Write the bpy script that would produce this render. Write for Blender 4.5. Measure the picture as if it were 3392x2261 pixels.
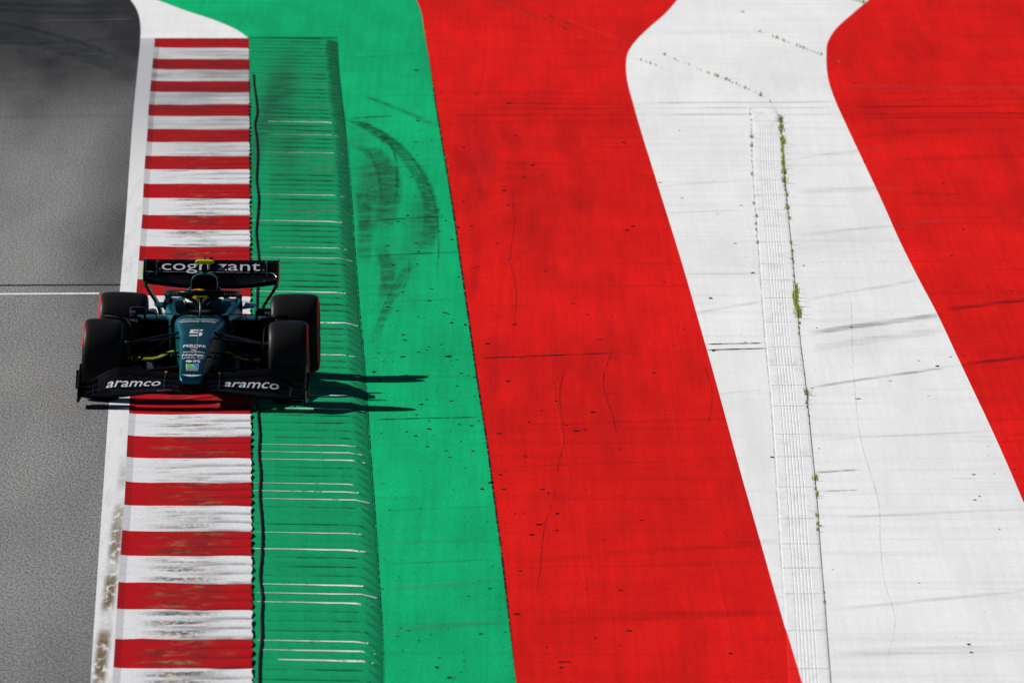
import bpy, bmesh, math, random
import numpy as np
from mathutils import Vector, Matrix
random.seed(7); rng = np.random.RandomState(7)
for o in list(bpy.data.objects): bpy.data.objects.remove(o)
scn = bpy.context.scene; COL = scn.collection
R = math.radians
# ------------------------------------------------------------------ camera
W0, H0, FPX = 3392.0, 2261.0, 63000.0           # photograph size and focal length in its pixels
HOR = -3200.0                                    # horizon row
PHI = math.atan((H0/2-HOR)/FPX); CAMH = 12.06; CAMY = -168.0
cd = bpy.data.cameras.new('camera'); cam = bpy.data.objects.new('camera', cd); COL.objects.link(cam)
cd.sensor_width = 36; cd.lens = FPX/W0*36; cd.clip_start = 1; cd.clip_end = 6000
cam.location = (0, CAMY, CAMH); cam.rotation_euler = (math.pi/2-PHI, 0, 0); scn.camera = cam
cd.dof.use_dof = True; cd.dof.focus_distance = 168.3; cd.dof.aperture_fstop = 9.0; cd.dof.aperture_blades = 0
# ------------------------------------------------------------------ light
SUN = Vector((-1.31, 0.45, 1.0)).normalized()
w = bpy.data.worlds.new('World'); scn.world = w; w.use_nodes = True
nt = w.node_tree; bg = nt.nodes['Background']; sky = nt.nodes.new('ShaderNodeTexSky')
sky.sky_type = 'NISHITA'; sky.sun_disc = False
sky.sun_elevation = math.asin(SUN.z); sky.sun_rotation = math.atan2(SUN.x, SUN.y)
sky.altitude = 700; sky.air_density = 0.5; sky.dust_density = 0.1
nt.links.new(sky.outputs[0], bg.inputs[0]); bg.inputs[1].default_value = 0.05
sl = bpy.data.lights.new('sun', 'SUN'); sl.energy = 5.0; sl.angle = R(0.5); sl.color = (1.0, 0.965, 0.91)
so = bpy.data.objects.new('sun', sl); COL.objects.link(so); so.rotation_euler = SUN.to_track_quat('Z', 'Y').to_euler()
so.location = (-40, 20, 40)
scn.view_settings.view_transform = 'Standard'; scn.view_settings.look = 'None'
scn.view_settings.exposure = 0.1; scn.view_settings.gamma = 1.0

# ------------------------------------------------------------------ pixel -> place
K = W0/2352.0                                    # rows and columns below are counted on a 2352 px wide copy
CP, SP = math.cos(PHI), math.sin(PHI)
def nat(u, v, z=0.0):
    a = (u-W0/2)/FPX; b = (v-H0/2)/FPX
    d = (a, CP-b*SP, -SP-b*CP); t = (z-CAMH)/d[2]
    return Vector((a*t, CAMY+d[1]*t, z))
def G(x, y, z=0.0): return nat(x*K, y*K, z)
def spline(pts):
    P = np.array(sorted(pts, key=lambda p: p[0]), float); X, Y = P[:, 0], P[:, 1]
    d = np.diff(Y)/np.diff(X); m = np.empty_like(Y); m[0], m[-1] = d[0], d[-1]
    h = np.diff(X); m[1:-1] = (d[:-1]*h[1:]+d[1:]*h[:-1])/(h[1:]+h[:-1])
    def f(x):
        if x <= X[0]: return Y[0]+m[0]*(x-X[0])
        if x >= X[-1]: return Y[-1]+m[-1]*(x-X[-1])
        i = int(np.searchsorted(X, x)-1); t = (x-X[i])/h[i]
        return ((1+2*t)*(1-t)**2*Y[i]+t*(1-t)**2*h[i]*m[i]+t*t*(3-2*t)*Y[i+1]+t*t*(t-1)*h[i]*m[i+1])
    return f
def col(pts): return spline([(y, x) for x, y in pts])     # column as a function of row
fA = col([(240,-90),(285,-20),(300,0),(313,20),(320,40),(323,65),(322,95),(317,150),(310,220),(303,300),(296,400),(287,530),(276,660),(262,790),(250,930),(240,1080),(231,1210),(221,1360),(213,1480),(208,1568)])
fB = col([(358,60),(355,95),(350,150),(345,205),(341,250),(338,310),(333,370),(329,440),(326,505),(320,580),(314,660),(306,790),(297,935),(292,1020),(287,1130),(279,1240),(271,1350),(263,1490),(258,1568)])
fC = col([(570,60),(571,88),(572,200),(573,400),(574,560),(575,700),(576,950),(577,1100),(578,1300),(579,1450),(579,1568)])
fD = col([(771,40),(775,88),(779,150),(787,230),(793,280),(803,420),(812,560),(822,690),(832,800),(843,950),(852,1080),(862,1220),(870,1350),(877,1470),(881,1568)])
fE = col([(925,-60),(957,0),(968,30),(974,70),(985,130),(1001,240),(1016,330),(1031,420),(1045,510),(1056,590),(1072,700),(1086,800),(1102,910),(1119,1020),(1136,1150),(1152,1270),(1166,1390),(1178,1500),(1186,1568)])
fF = col([(1610,-60),(1556,0),(1530,30),(1490,65),(1458,97),(1443,120),(1438,150),(1441,185),(1455,240),(1475,310),(1500,390),(1525,470),(1553,560),(1580,650),(1607,745),(1637,850),(1670,970),(1700,1080),(1740,1220),(1780,1360),(1815,1480),(1842,1568)])
fG = col([(2060,-60),(1995,0),(1960,30),(1917,70),(1901,98),(1898,130),(1903,185),(1920,235),(1945,290),(1985,375),(2025,460),(2065,550),(2110,640),(2150,715),(2195,810),(2240,905),(2280,990),(2320,1080),(2352,1155),(2420,1310),(2500,1500),(2535,1568)])
fH = col([(230,-40),(360,0),(427,25),(491,46),(544,69),(571,88)])
fGL = col([(1130,0),(1300,70),(1440,128),(1560,172),(1640,201),(1690,219),(1715,236),(1725,258),(1728,330),(1732,420),(1738,500),(1745,600),(1752,700),(1760,800),(1768,880),(1776,980),(1782,1080),(1788,1180),(1795,1290),(1803,1420),(1810,1568)])
fGR = col([(1240,22),(1400,82),(1530,130),(1600,158),(1690,195),(1740,217),(1775,240),(1787,262),(1793,300),(1797,370),(1803,440),(1810,510),(1818,590),(1826,680),(1836,780),(1846,860),(1856,960),(1865,1050),(1874,1150),(1880,1240),(1890,1360),(1898,1470),(1906,1568)])
ZR = -0.06                                       # level of the painted run-off beyond the kerbs

# ------------------------------------------------------------------ materials
class N:
    def __init__(s, name):
        s.m = bpy.data.materials.new(name); s.m.use_nodes = True; s.t = s.m.node_tree
        s.b = s.t.nodes['Principled BSDF']; s.out = s.t.nodes['Material Output']
    def n(s, typ, **kw):
        x = s.t.nodes.new(typ)
        for k, v in kw.items(): setattr(x, k, v)
        return x
    def L(s, a, b): s.t.links.new(a, b)
    def put(s, sock, v):
        if hasattr(v, 'is_output') or isinstance(v, bpy.types.NodeSocket): s.L(v, sock)
        else: sock.default_value = v
    def pos(s):
        if not hasattr(s, '_p'): s._p = s.n('ShaderNodeNewGeometry').outputs['Position']
        return s._p
    def scaled(s, v, sc, off=(0, 0, 0)):
        x = s.n('ShaderNodeMapping'); s.L(v, x.inputs[0]); x.inputs['Scale'].default_value = sc; x.inputs['Location'].default_value = off
        return x.outputs[0]
    def noise(s, v, sc, detail=3.0, rough=0.55, off=(0, 0, 0)):
        x = s.n('ShaderNodeTexNoise'); x.inputs['Scale'].default_value = 1.0; x.inputs['Detail'].default_value = detail
        x.inputs['Roughness'].default_value = rough; s.L(s.scaled(v, sc, off), x.inputs['Vector']); return x.outputs[0]
    def ramp(s, v, a, b, lo=0.0, hi=1.0):
        x = s.n('ShaderNodeMapRange'); x.interpolation_type = 'SMOOTHSTEP'; s.put(x.inputs[0], v)
        x.inputs[1].default_value = a; x.inputs[2].default_value = b; x.inputs[3].default_value = lo; x.inputs[4].default_value = hi
        return x.outputs[0]
    def math(s, op, a, b=0.0, c=0.0):
        x = s.n('ShaderNodeMath', operation=op); s.put(x.inputs[0], a); s.put(x.inputs[1], b); s.put(x.inputs[2], c); return x.outputs[0]
    def mix(s, f, a, b):
        x = s.n('ShaderNodeMix', data_type='RGBA'); s.put(x.inputs[0], f)
        for q, v in ((x.inputs[6], a), (x.inputs[7], b)):
            if isinstance(v, tuple): v = (*v, 1.0)
            s.put(q, v)
        return x.outputs[2]
    def mul(s, a, f):
        x = s.n('ShaderNodeVectorMath', operation='SCALE')
        if isinstance(a, tuple): x.inputs[0].default_value = a
        else: s.L(a, x.inputs[0])
        s.put(x.inputs[3], f); return x.outputs[0]
    def xyz(s, v):
        x = s.n('ShaderNodeSeparateXYZ'); s.L(v, x.inputs[0]); return x.outputs
    def bump(s, h, st, dist=0.01):
        x = s.n('ShaderNodeBump'); x.inputs['Strength'].default_value = st; x.inputs['Distance'].default_value = dist
        s.L(h, x.inputs['Height']); s.L(x.outputs[0], s.b.inputs['Normal'])
    def fin(s, color, rough=0.9, spec=0.08, **kw):
        if isinstance(color, tuple): color = (*color, 1.0)
        s.put(s.b.inputs['Base Color'], color); s.put(s.b.inputs['Roughness'], rough); s.b.inputs['Specular IOR Level'].default_value = spec
        for k, v in kw.items(): s.b.inputs[k.replace('_', ' ')].default_value = v
        return s.m
def blob(n, p, c, rx, ry):                        # soft round stain about a place, 0..1
    v = n.scaled(p, (1/rx, 1/ry, 0), (-c.x/rx, -c.y/ry, 0))
    x = n.n('ShaderNodeVectorMath', operation='LENGTH'); n.L(v, x.inputs[0]); return n.ramp(x.outputs['Value'], 1.0, 0.0)
def paint(name, base, dark, streak=0.35, longi=0.3, grain=0.25, seed=0.0, blobs=(), spec=0.02, bump=0.25, rubber=(0.03, 0.03, 0.03), mott=1.0):
    n = N(name); p = n.pos()
    s1 = n.ramp(n.noise(p, (0.22, 1.5, 0), 5, 0.6, (seed, seed*3, 0)), 0.46, 0.78, 0, streak)
    s2 = n.ramp(n.noise(p, (1.6, 0.05, 0), 4, 0.6, (seed*7, seed, 0)), 0.48, 0.75, 0, longi)
    s3 = n.ramp(n.noise(p, (0.5, 7.0, 0), 3, 0.7, (seed*2, 5, 0)), 0.55, 0.8, 0, streak*0.8)
    f = n.math('MAXIMUM', n.math('MAXIMUM', s1, s2), s3)
    g = n.noise(p, (38, 9, 0), 3, 0.7)
    gg = n.ramp(g, 0.25, 0.75, 1-grain, 1+grain*0.45)
    m1 = n.ramp(n.noise(p, (2.6, 0.22, 0), 4, 0.6, (seed, 2, 0)), 0.3, 0.7, 1-.10*mott, 1+.06*mott)      # faded and roller-laid patches
    m2 = n.ramp(n.noise(p, (18, 0.12, 0), 3, 0.6, (seed, 6, 0)), 0.3, 0.7, 1-.07*mott, 1+.05*mott)
    m3 = n.ramp(n.noise(p, (0.3, 0.06, 0), 3, 0.5, (seed, 8, 0)), 0.3, 0.7, 1-.10*mott, 1+.06*mott)
    gg = n.math('MULTIPLY', n.math('MULTIPLY', gg, m1), n.math('MULTIPLY', m2, m3))
    c = n.mix(f, base, dark)
    for (cc, rx, ry, st) in blobs:
        k = n.math('MULTIPLY', blob(n, p, cc, rx, ry), n.ramp(n.noise(p, (3.0, 1.2, 0), 4, 0.6, (seed, 1, 0)), 0.25, 0.75, 0.25, 1.0))
        c = n.mix(n.math('MULTIPLY', k, st), c, rubber)
    sp = n.ramp(n.noise(p, (26, 3.5, 0), 2, 0.5, (3, seed, 0)), 0.735, 0.76, 0, 0.75)      # small dark flecks
    c = n.mix(n.math('MULTIPLY', sp, 0.6), c, rubber)
    n.bump(g, bump, 0.004)
    return n.fin(n.mul(c, gg), 0.92, spec)
RED = (0.73, 0.010, 0.0065); GREEN = (0.004, 0.43, 0.160); WHITE = (0.82, 0.82, 0.82)
def Gb(x, y): return G(x, y, ZR)
M = {}
M['red'] = paint('red_paint', RED, (0.46, 0.006, 0.008), 0.6, 0.65, 0.24, 1.3,
    [(Gb(1210,450),0.5,14,0.18),(Gb(1320,560),0.4,16,0.12),(Gb(1110,390),0.2,7,0.25),(Gb(1090,480),0.2,10,0.2)], rubber=(0.09, 0.012, 0.012))
M['green'] = paint('green_paint', GREEN, (0.006, 0.30, 0.110), 0.55, 0.4, 0.24, 4.1,
    [(Gb(860,450),0.30,10,0.9),(Gb(965,510),0.22,9,0.7),(Gb(850,390),0.26,5,0.7),(Gb(900,620),0.35,8,0.45),(Gb(830,310),0.25,4,0.4)], rubber=(0.02, 0.075, 0.045))
M['white'] = paint('white_paint', WHITE, (0.64, 0.64, 0.645), 0.6, 0.4, 0.09, 8.7, [(Gb(1900,560),0.6,5,0.18),(Gb(1960,760),0.5,6,0.15),(Gb(1640,560),0.4,6,0.10)], rubber=(0.3,0.3,0.31), mott=0.35)
def gutter_mat():
    n = N('gutter_white'); p = n.pos(); o = n.xyz(p)
    a, b = Gb(1780, 1360), Gb(1842, 1568); sl_ = (b.x-a.x)/(b.y-a.y)
    edge = n.math('SUBTRACT', o[0], n.math('MULTIPLY_ADD', o[1], sl_, a.x-sl_*a.y))
    f = n.math('LESS_THAN', edge, 0.0)
    s = n.ramp(n.noise(p, (6, 0.8, 0), 4, 0.6), 0.45, 0.8, 0, 0.7); s2 = n.ramp(n.noise(p, (1.2, 3.5, 0), 4, 0.6, (4, 4, 0)), 0.5, 0.8, 0, 0.55)
    c = n.mix(n.math('MAXIMUM', s, s2), (0.79, 0.79, 0.80), (0.56, 0.56, 0.57))
    c = n.mix(f, c, RED); g = n.noise(p, (30, 8, 0)); n.bump(g, 0.3, 0.004)
    return n.fin(n.mul(c, n.ramp(g, 0.25, 0.75, 0.9, 1.05)), 0.92, 0.06)
M['gutter'] = gutter_mat()
def asphalt():
    n = N('asphalt'); p = n.pos(); o = n.xyz(p)
    g = n.noise(p, (58, 7, 0), 3, 0.85); g2 = n.noise(p, (110, 22, 0), 2, 0.7, (2, 2, 0))
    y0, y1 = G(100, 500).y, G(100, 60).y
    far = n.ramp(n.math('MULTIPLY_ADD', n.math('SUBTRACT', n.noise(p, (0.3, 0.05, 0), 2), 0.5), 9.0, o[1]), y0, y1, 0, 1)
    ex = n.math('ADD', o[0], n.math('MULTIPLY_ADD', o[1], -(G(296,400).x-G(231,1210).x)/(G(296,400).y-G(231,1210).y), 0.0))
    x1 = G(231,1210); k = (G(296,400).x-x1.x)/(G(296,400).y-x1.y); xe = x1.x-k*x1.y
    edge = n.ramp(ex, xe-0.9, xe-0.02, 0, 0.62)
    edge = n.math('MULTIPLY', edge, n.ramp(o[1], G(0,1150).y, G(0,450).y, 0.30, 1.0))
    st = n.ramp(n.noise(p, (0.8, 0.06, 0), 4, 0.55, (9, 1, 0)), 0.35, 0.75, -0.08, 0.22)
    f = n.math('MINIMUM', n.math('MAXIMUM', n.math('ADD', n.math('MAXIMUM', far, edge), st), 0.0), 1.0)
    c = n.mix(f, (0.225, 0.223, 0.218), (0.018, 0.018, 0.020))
    st2 = n.ramp(n.noise(p, (0.25, 0.8, 0), 4, 0.6, (1, 7, 0)), 0.5, 0.72, 0, 0.5)
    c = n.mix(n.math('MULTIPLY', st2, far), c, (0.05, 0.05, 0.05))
    k2 = n.math('MULTIPLY', n.ramp(g, 0.34, 0.66, 0.36, 1.64), n.ramp(g2, 0.3, 0.7, 0.72, 1.28))
    n.bump(g, 0.2, 0.004)
    return n.fin(n.mul(c, k2), 0.95, 0.08)
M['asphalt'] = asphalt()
def edge_line():
    n = N('edge_line_paint'); p = n.pos(); o = n.xyz(p)
    s = n.ramp(n.noise(p, (9, 0.3, 0), 4, 0.7), 0.45, 0.8, 0, 0.4)
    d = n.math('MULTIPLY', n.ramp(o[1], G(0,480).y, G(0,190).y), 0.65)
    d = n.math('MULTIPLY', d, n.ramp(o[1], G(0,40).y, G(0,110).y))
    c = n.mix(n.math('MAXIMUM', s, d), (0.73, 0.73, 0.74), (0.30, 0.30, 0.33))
    # brown scrapes along the kerb side, towards the near end
    x0 = G(297, 1090); x1 = G(240, 1568); k = (x1.x-x0.x)/(x1.y-x0.y)
    e = n.math('SUBTRACT', o[0], n.math('MULTIPLY_ADD', o[1], k, x0.x-k*x0.y-0.045))
    band = n.math('MULTIPLY', n.ramp(n.math('ABSOLUTE', e), 0.075, 0.02), n.ramp(o[1], G(0,940).y, G(0,1330).y))
    nn = n.math('MULTIPLY', n.ramp(n.noise(p, (16, 1.6, 0), 4, 0.75), 0.36, 0.5), n.ramp(n.noise(p, (1.0, 0.28, 0), 2, 0.5, (4, 0, 0)), 0.30, 0.56, 0.15, 1.0))
    c = n.mix(n.math('MULTIPLY', band, nn), c, n.mix(n.noise(p, (9, 3, 0)), (0.05, 0.035, 0.03), (0.30, 0.22, 0.12)))
    g = n.noise(p, (50, 9, 0)); n.bump(g, 0.3, 0.004)
    return n.fin(n.mul(c, n.ramp(g, 0.25, 0.75, 0.88, 1.05)), 0.92, 0.06)
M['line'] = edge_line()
def kerb_paint(name, base, dirt_amt):
    n = N(name); p = n.pos(); o = n.xyz(p)
    uv = n.n('ShaderNodeUVMap').outputs[0]; u = n.xyz(uv)
    mask = n.math('MULTIPLY', n.ramp(u[0], 0.10, 0.42), n.ramp(u[0], 0.97, 0.55))
    near = n.ramp(o[1], G(0,250).y, G(0,420).y)
    nn = n.ramp(n.noise(p, (1.4, 2.1, 0), 5, 0.68), 0.46, 0.62)
    fine = n.ramp(n.noise(p, (9, 3, 0), 3, 0.7, (5, 0, 0)), 0.28, 0.6, 0.2, 1.0)
    groove = n.ramp(u[1], 0.95, 0.4, 0.15, 1.0)
    d = n.math('MULTIPLY', n.math('MULTIPLY', n.math('MULTIPLY', mask, nn), n.math('MULTIPLY', near, fine)), n.math('MULTIPLY', groove, dirt_amt))
    far = n.math('MULTIPLY', n.math('MULTIPLY', n.ramp(o[1], G(0,480).y, G(0,200).y), n.ramp(o[1], G(0,75).y, G(0,150).y)), n.ramp(n.noise(p, (1.2, 0.5, 0), 4, 0.6, (2, 0, 0)), 0.3, 0.7, 0.40, 1.0))
    late = n.math('MULTIPLY', n.ramp(o[1], G(0,930).y, G(0,1450).y), n.math('MULTIPLY', n.ramp(u[0], 0.10, 0.38), n.ramp(u[0], 0.92, 0.5)))
    late = n.math('MULTIPLY', late, n.math('MULTIPLY', n.ramp(n.noise(p, (1.1, 1.5, 0), 5, 0.70, (7, 3, 0)), 0.42, 0.58), n.ramp(n.noise(p, (24, 4, 0), 3, 0.7, (1, 3, 0)), 0.34, 0.56, 0.25, 1.0)))
    d = n.math('MAXIMUM', d, n.math('MULTIPLY', n.math('MULTIPLY', late, groove), 0.95))
    tip = n.math('MULTIPLY', n.ramp(u[0], 0.062, 0.05), 0.22)
    c = n.mix(n.math('ADD', n.math('MULTIPLY', far, 0.8), tip), base, tuple(x*0.25+0.012 for x in base))
    c = n.mix(n.ramp(n.noise(p, (0.7, 3.5, 0), 4, 0.6, (1, 1, 0)), 0.5, 0.8, 0, 0.35), c, tuple(x*0.55+0.01 for x in base))
    dc = n.mix(n.ramp(n.noise(p, (5, 2, 0), 3, 0.6, (8, 0, 0)), 0.48, 0.66), (0.028, 0.024, 0.022), (0.26, 0.17, 0.075))
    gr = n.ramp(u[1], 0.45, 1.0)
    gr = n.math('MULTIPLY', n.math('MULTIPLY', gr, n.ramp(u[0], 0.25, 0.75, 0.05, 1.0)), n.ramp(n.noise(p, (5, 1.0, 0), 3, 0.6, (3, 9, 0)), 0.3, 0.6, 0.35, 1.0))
    c = n.mix(n.math('MULTIPLY', gr, 0.75), c, tuple(x*0.22+0.012 for x in base))  # groove dirt and ridge shade, both painted into the kerb colour
    c = n.mix(d, c, dc)
    g = n.noise(p, (40, 10, 0)); n.bump(g, 0.35, 0.004)
    return n.fin(n.mul(c, n.ramp(g, 0.25, 0.75, 0.88, 1.06)), 0.9, 0.03)
M['kred'] = kerb_paint('kerb_red_paint', (0.42, 0.004, 0.007), 1.0)
M['kwhite'] = kerb_paint('kerb_white_paint', (0.70, 0.70, 0.72), 0.9)
def ridge_green():
    n = N('ridge_green_paint'); p = n.pos()
    g = n.noise(p, (30, 8, 0)); s = n.ramp(n.noise(p, (0.8, 4, 0), 4, 0.65), 0.45, 0.75, 0, 0.6)
    l = n.ramp(n.noise(p, (7, 0.25, 0), 4, 0.65), 0.5, 0.8, 0, 0.5)
    c = n.mix(n.math('MAXIMUM', s, l), (0.006, 0.315, 0.120), (0.006, 0.205, 0.080))
    for cc, rx, ry, st in ((G(640,215),0.34,13,0.85),(G(600,300),0.16,14,0.7),(G(660,330),0.3,12,0.45),(G(690,420),0.4,18,0.2)):
        k = n.math('MULTIPLY', blob(n, p, cc, rx, ry), n.ramp(n.noise(p, (1.8, 1.6, 0), 4, 0.65, (6, 2, 0)), 0.25, 0.7, 0.2, 1.0))
        c = n.mix(n.math('MULTIPLY', k, st), c, (0.018, 0.045, 0.032))
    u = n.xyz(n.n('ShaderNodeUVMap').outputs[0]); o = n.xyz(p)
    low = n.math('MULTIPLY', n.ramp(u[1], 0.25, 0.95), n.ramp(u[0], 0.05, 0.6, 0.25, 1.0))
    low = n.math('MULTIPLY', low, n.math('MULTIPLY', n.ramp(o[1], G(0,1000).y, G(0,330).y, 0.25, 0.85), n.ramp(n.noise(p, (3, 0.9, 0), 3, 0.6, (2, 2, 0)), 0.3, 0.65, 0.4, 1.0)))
    c = n.mix(low, c, (0.010, 0.055, 0.03))  # per-ridge shading and groove dirt painted in as one dark gradient
    c = n.mix(n.math('MULTIPLY', n.ramp(u[0], 0.84, 0.92), n.ramp(o[1], G(0,1300).y, G(0,500).y, 0.12, 0.5)), c, (0.010, 0.07, 0.035))  # shade of the sloping end facets, painted into the green
    br = n.math('MULTIPLY', n.ramp(n.noise(p, (5, 2.2, 0), 3, 0.6, (12, 3, 0)), 0.68, 0.74), 0.7)
    c = n.mix(br, c, (0.12, 0.13, 0.07))
    n.bump(g, 0.3, 0.004)
    return n.fin(n.mul(c, n.ramp(g, 0.25, 0.75, 0.88, 1.06)), 0.9, 0.02)
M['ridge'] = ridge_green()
def flat(name, c, rough=0.6, spec=0.3, **kw): return N(name).fin(c, rough, spec, **kw)
def worn(name, c, lo, hi, sc=(7, 1, 0)):          # patchy coating, worn paint and dark lines alike: lets the paint below show between the patches
    n = N(name); uv = n.n('ShaderNodeUVMap').outputs[0]; p = n.pos(); u = n.xyz(uv)
    a = n.ramp(n.noise(p, sc, 4, 0.7), lo, hi); n.L(a, n.b.inputs['Alpha']); return n.fin(c, 0.9, 0.08)
M['worn_white'] = worn('worn_white_edge', (0.74, 0.76, 0.76), 0.30, 0.47)
M['dark_crest'] = worn('dark_crest_line', (0.010, 0.055, 0.03), 0.34, 0.60, (3, .6, 0))  # broken dark line along the crest
M['worn_brown'] = worn('worn_brown_edge', (0.22, 0.24, 0.14), 0.42, 0.62)
def rubber_mark(name, c, strength, sc):
    n = N(name); uv = n.n('ShaderNodeUVMap').outputs[0]; p = n.pos(); u = n.xyz(uv)
    e = n.math('MULTIPLY', n.math('MULTIPLY', u[0], n.math('SUBTRACT', 1.0, u[0])), 4.0)
    v = n.math('MINIMUM', n.math('MULTIPLY', n.math('MULTIPLY', u[1], n.math('SUBTRACT', 1.0, u[1])), 8.0), 1.0)
    k = n.ramp(n.noise(p, sc, 4, 0.65), 0.28, 0.70, 0.05, 1.0)
    n.L(n.math('MULTIPLY', n.math('MULTIPLY', n.ramp(e, 0, 0.8), v), n.math('MULTIPLY', k, strength)), n.b.inputs['Alpha'])
    return n.fin(c, 0.95, 0.05)
M['mark'] = rubber_mark('tyre_rubber_mark', (0.014, 0.026, 0.021), 0.50, (6, 2.2, 0))
M['mark_soft'] = rubber_mark('tyre_rubber_haze', (0.02, 0.026, 0.024), 0.40, (3.5, 1.4, 0))
M['mark_thin'] = rubber_mark('tyre_rubber_streak', (0.03, 0.03, 0.032), 0.36, (0.8, 3, 0))
M['mark_faint'] = rubber_mark('tyre_rubber_faint', (0.12, 0.11, 0.105), 0.15, (0.7, 3, 0))
M['joint'] = rubber_mark('joint_sealant', (0.008, 0.010, 0.010), 1.3, (6, 3, 0))
M['pale'] = rubber_mark('pale_scrape', (0.16, 0.16, 0.16), 0.6, (1.5, 3, 0))
M['gap'] = rubber_mark('weedy_gap', (0.02, 0.024, 0.012), 1.0, (8, 0.35, 0))
M['faint_red'] = rubber_mark('faint_rubber_on_red', (0.20, 0.006, 0.006), 0.17, (0.7, 3, 0)); M['thin_red'] = rubber_mark('streak_rubber_on_red', (0.06, 0.008, 0.008), 0.5, (0.8, 3, 0))
M['mark_red'] = rubber_mark('tyre_rubber_on_red', (0.14, 0.006, 0.006), 0.15, (2.5, 0.3, 0))
M['crack'] = rubber_mark('hairline_crack', (0.22, 0.010, 0.010), 0.75, (4, 1.2, 0))
M['crack_grey'] = rubber_mark('hairline_crack_grey', (0.40, 0.40, 0.41), 0.5, (4, 1.2, 0))
M['seam'] = rubber_mark('light_paint_seam', (0.76, 0.018, 0.016), 0.6, (3, 0.5, 0))
M['soil'] = N('dark_soil').fin((0.02, 0.019, 0.015), 1, 0.05)
M['cord'] = flat('black_rubber_cord', (0.006, 0.006, 0.006), 0.7, 0.2)
M['marble'] = flat('rubber_marble', (0.014, 0.013, 0.013), 0.9, 0.15)
def grass_mat():
    n = N('weed_leaf'); p = n.pos()
    c = n.mix(n.noise(p, (9, 3, 4), 2), (0.24, 0.40, 0.03), (0.42, 0.48, 0.06)); return n.fin(c, 0.7, 0.15)
M['weed'] = grass_mat()
M['dryweed'] = flat('dry_weed_leaf', (0.26, 0.16, 0.03), 0.9, 0.05)
def field():
    n = N('grass_field'); p = n.pos(); g = n.noise(p, (0.8, 0.8, 0), 5); return n.fin(n.mix(g, (0.03, 0.07, 0.012), (0.09, 0.13, 0.03)), 1, 0.05)
M['field'] = field()

# ------------------------------------------------------------------ mesh helpers
def mk(name, V, F, mat, parent=None, smooth=False, uv=None, uvname='UVMap'):
    me = bpy.data.meshes.new(name); me.from_pydata([tuple(v) for v in V], [], F); me.validate()
    if uv is not None:
        l = me.uv_layers.new(name=uvname)
        for lp in me.loops: l.data[lp.index].uv = uv[lp.vertex_index]
    for m in (mat if isinstance(mat, list) else [mat]): me.materials.append(m)
    if smooth:
        for f in me.polygons: f.use_smooth = True
    o = bpy.data.objects.new(name, me); COL.objects.link(o)
    if parent is not None: o.parent = parent
    return o
def fixn(o):
    bm = bmesh.new(); bm.from_mesh(o.data); bmesh.ops.recalc_face_normals(bm, faces=bm.faces); bm.to_mesh(o.data); bm.free(); return o
def tag(o, label=None, cat=None, group=None, kind=None):
    for k, v in (('label', label), ('category', cat), ('group', group), ('kind', kind)):
        if v: o[k] = v
    return o
def empty(name, loc=(0, 0, 0), rot=(0, 0, 0)):
    o = bpy.data.objects.new(name, None); COL.objects.link(o); o.location = loc; o.rotation_euler = rot; o.empty_display_size = 0.2; return o
def sheet(name, rows, fl, fr, z, mat, parent=None, wl=None, wr=None):
    V, F = [], []
    for i, y in enumerate(rows):
        a = G(fl(y), y, z) if fl else None; b = G(fr(y), y, z) if fr else None
        if a is None: a = Vector((wl, b.y, z))
        if b is None: b = Vector((wr, a.y, z))
        V += [a, b]
        if i: F.append((2*i-2, 2*i-1, 2*i+1, 2*i)[::-1])
    o = mk(name, V, F, mat, parent)
    if o.data.polygons[0].normal.z < 0: o.data.flip_normals()
    return o
def rows(a, b, st=5): return list(np.arange(a, b, st))+[b]
ROWS = rows(-420, -70, 35)+rows(-60, 1600, 4)+rows(1640, 2200, 40)
def band(name, pts, mat, parent, wx=0, wy=0, z=ZR+0.004, n=6):
    """flat mark on the ground through picture points; wx / wy = full width across in columns / rows"""
    P = np.array(pts, float); t = np.r_[0, np.cumsum(np.hypot(*np.diff(P, axis=0).T))]
    fx, fy = spline(list(zip(t, P[:, 0]))), spline(list(zip(t, P[:, 1])))
    k = max(2, (len(P)-1)*n); V, F, U = [], [], []
    for i in range(k+1):
        s = t[-1]*i/k; x, y = fx(s), fy(s)
        V += [G(x-wx/2, y-wy/2, z), G(x+wx/2, y+wy/2, z)]; U += [(0, i/k), (1, i/k)]
        if i: F.append((2*i-2, 2*i-1, 2*i+1, 2*i))
    o = mk(name, V, F, mat, parent, uv=U)
    if o.data.polygons[0].normal.z < 0: o.data.flip_normals()
    return o

# ------------------------------------------------------------------ ground, track and painted run-off
g = mk('ground', [(-1500,-400,-0.30),(1500,-400,-0.30),(1500,4000,-0.30),(-1500,4000,-0.30)], [(0,1,2,3)], M['field']); tag(g, kind='structure')
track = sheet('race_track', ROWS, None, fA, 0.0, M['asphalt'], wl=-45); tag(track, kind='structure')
def first(f, g_):  # whichever column lies farther left
    return lambda y: min(f(y), g_(y))
EDGE = [y for y in ROWS if y >= -40]
fAB = lambda y: fH(y) if y < 88 else fB(y)
line = sheet('edge_line', rows(-40, 88, 4)[:-1]+[88], fA, fH, 0.0, M['white']); tag(line, kind='structure')
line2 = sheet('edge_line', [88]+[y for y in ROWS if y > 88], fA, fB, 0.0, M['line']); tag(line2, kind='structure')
verge = sheet('green_verge', [86]+[y for y in ROWS if y > 86], fD, fE, ZR, M['green']); tag(verge, kind='structure')
vtop = sheet('green_verge', [y for y in ROWS if y < -40]+[-40], fA, fE, ZR, M['green']); tag(vtop, kind='structure')
vt2 = sheet('green_verge', rows(-40, 86, 4), fH, fE, ZR, M['green']); tag(vt2, kind='structure')
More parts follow.
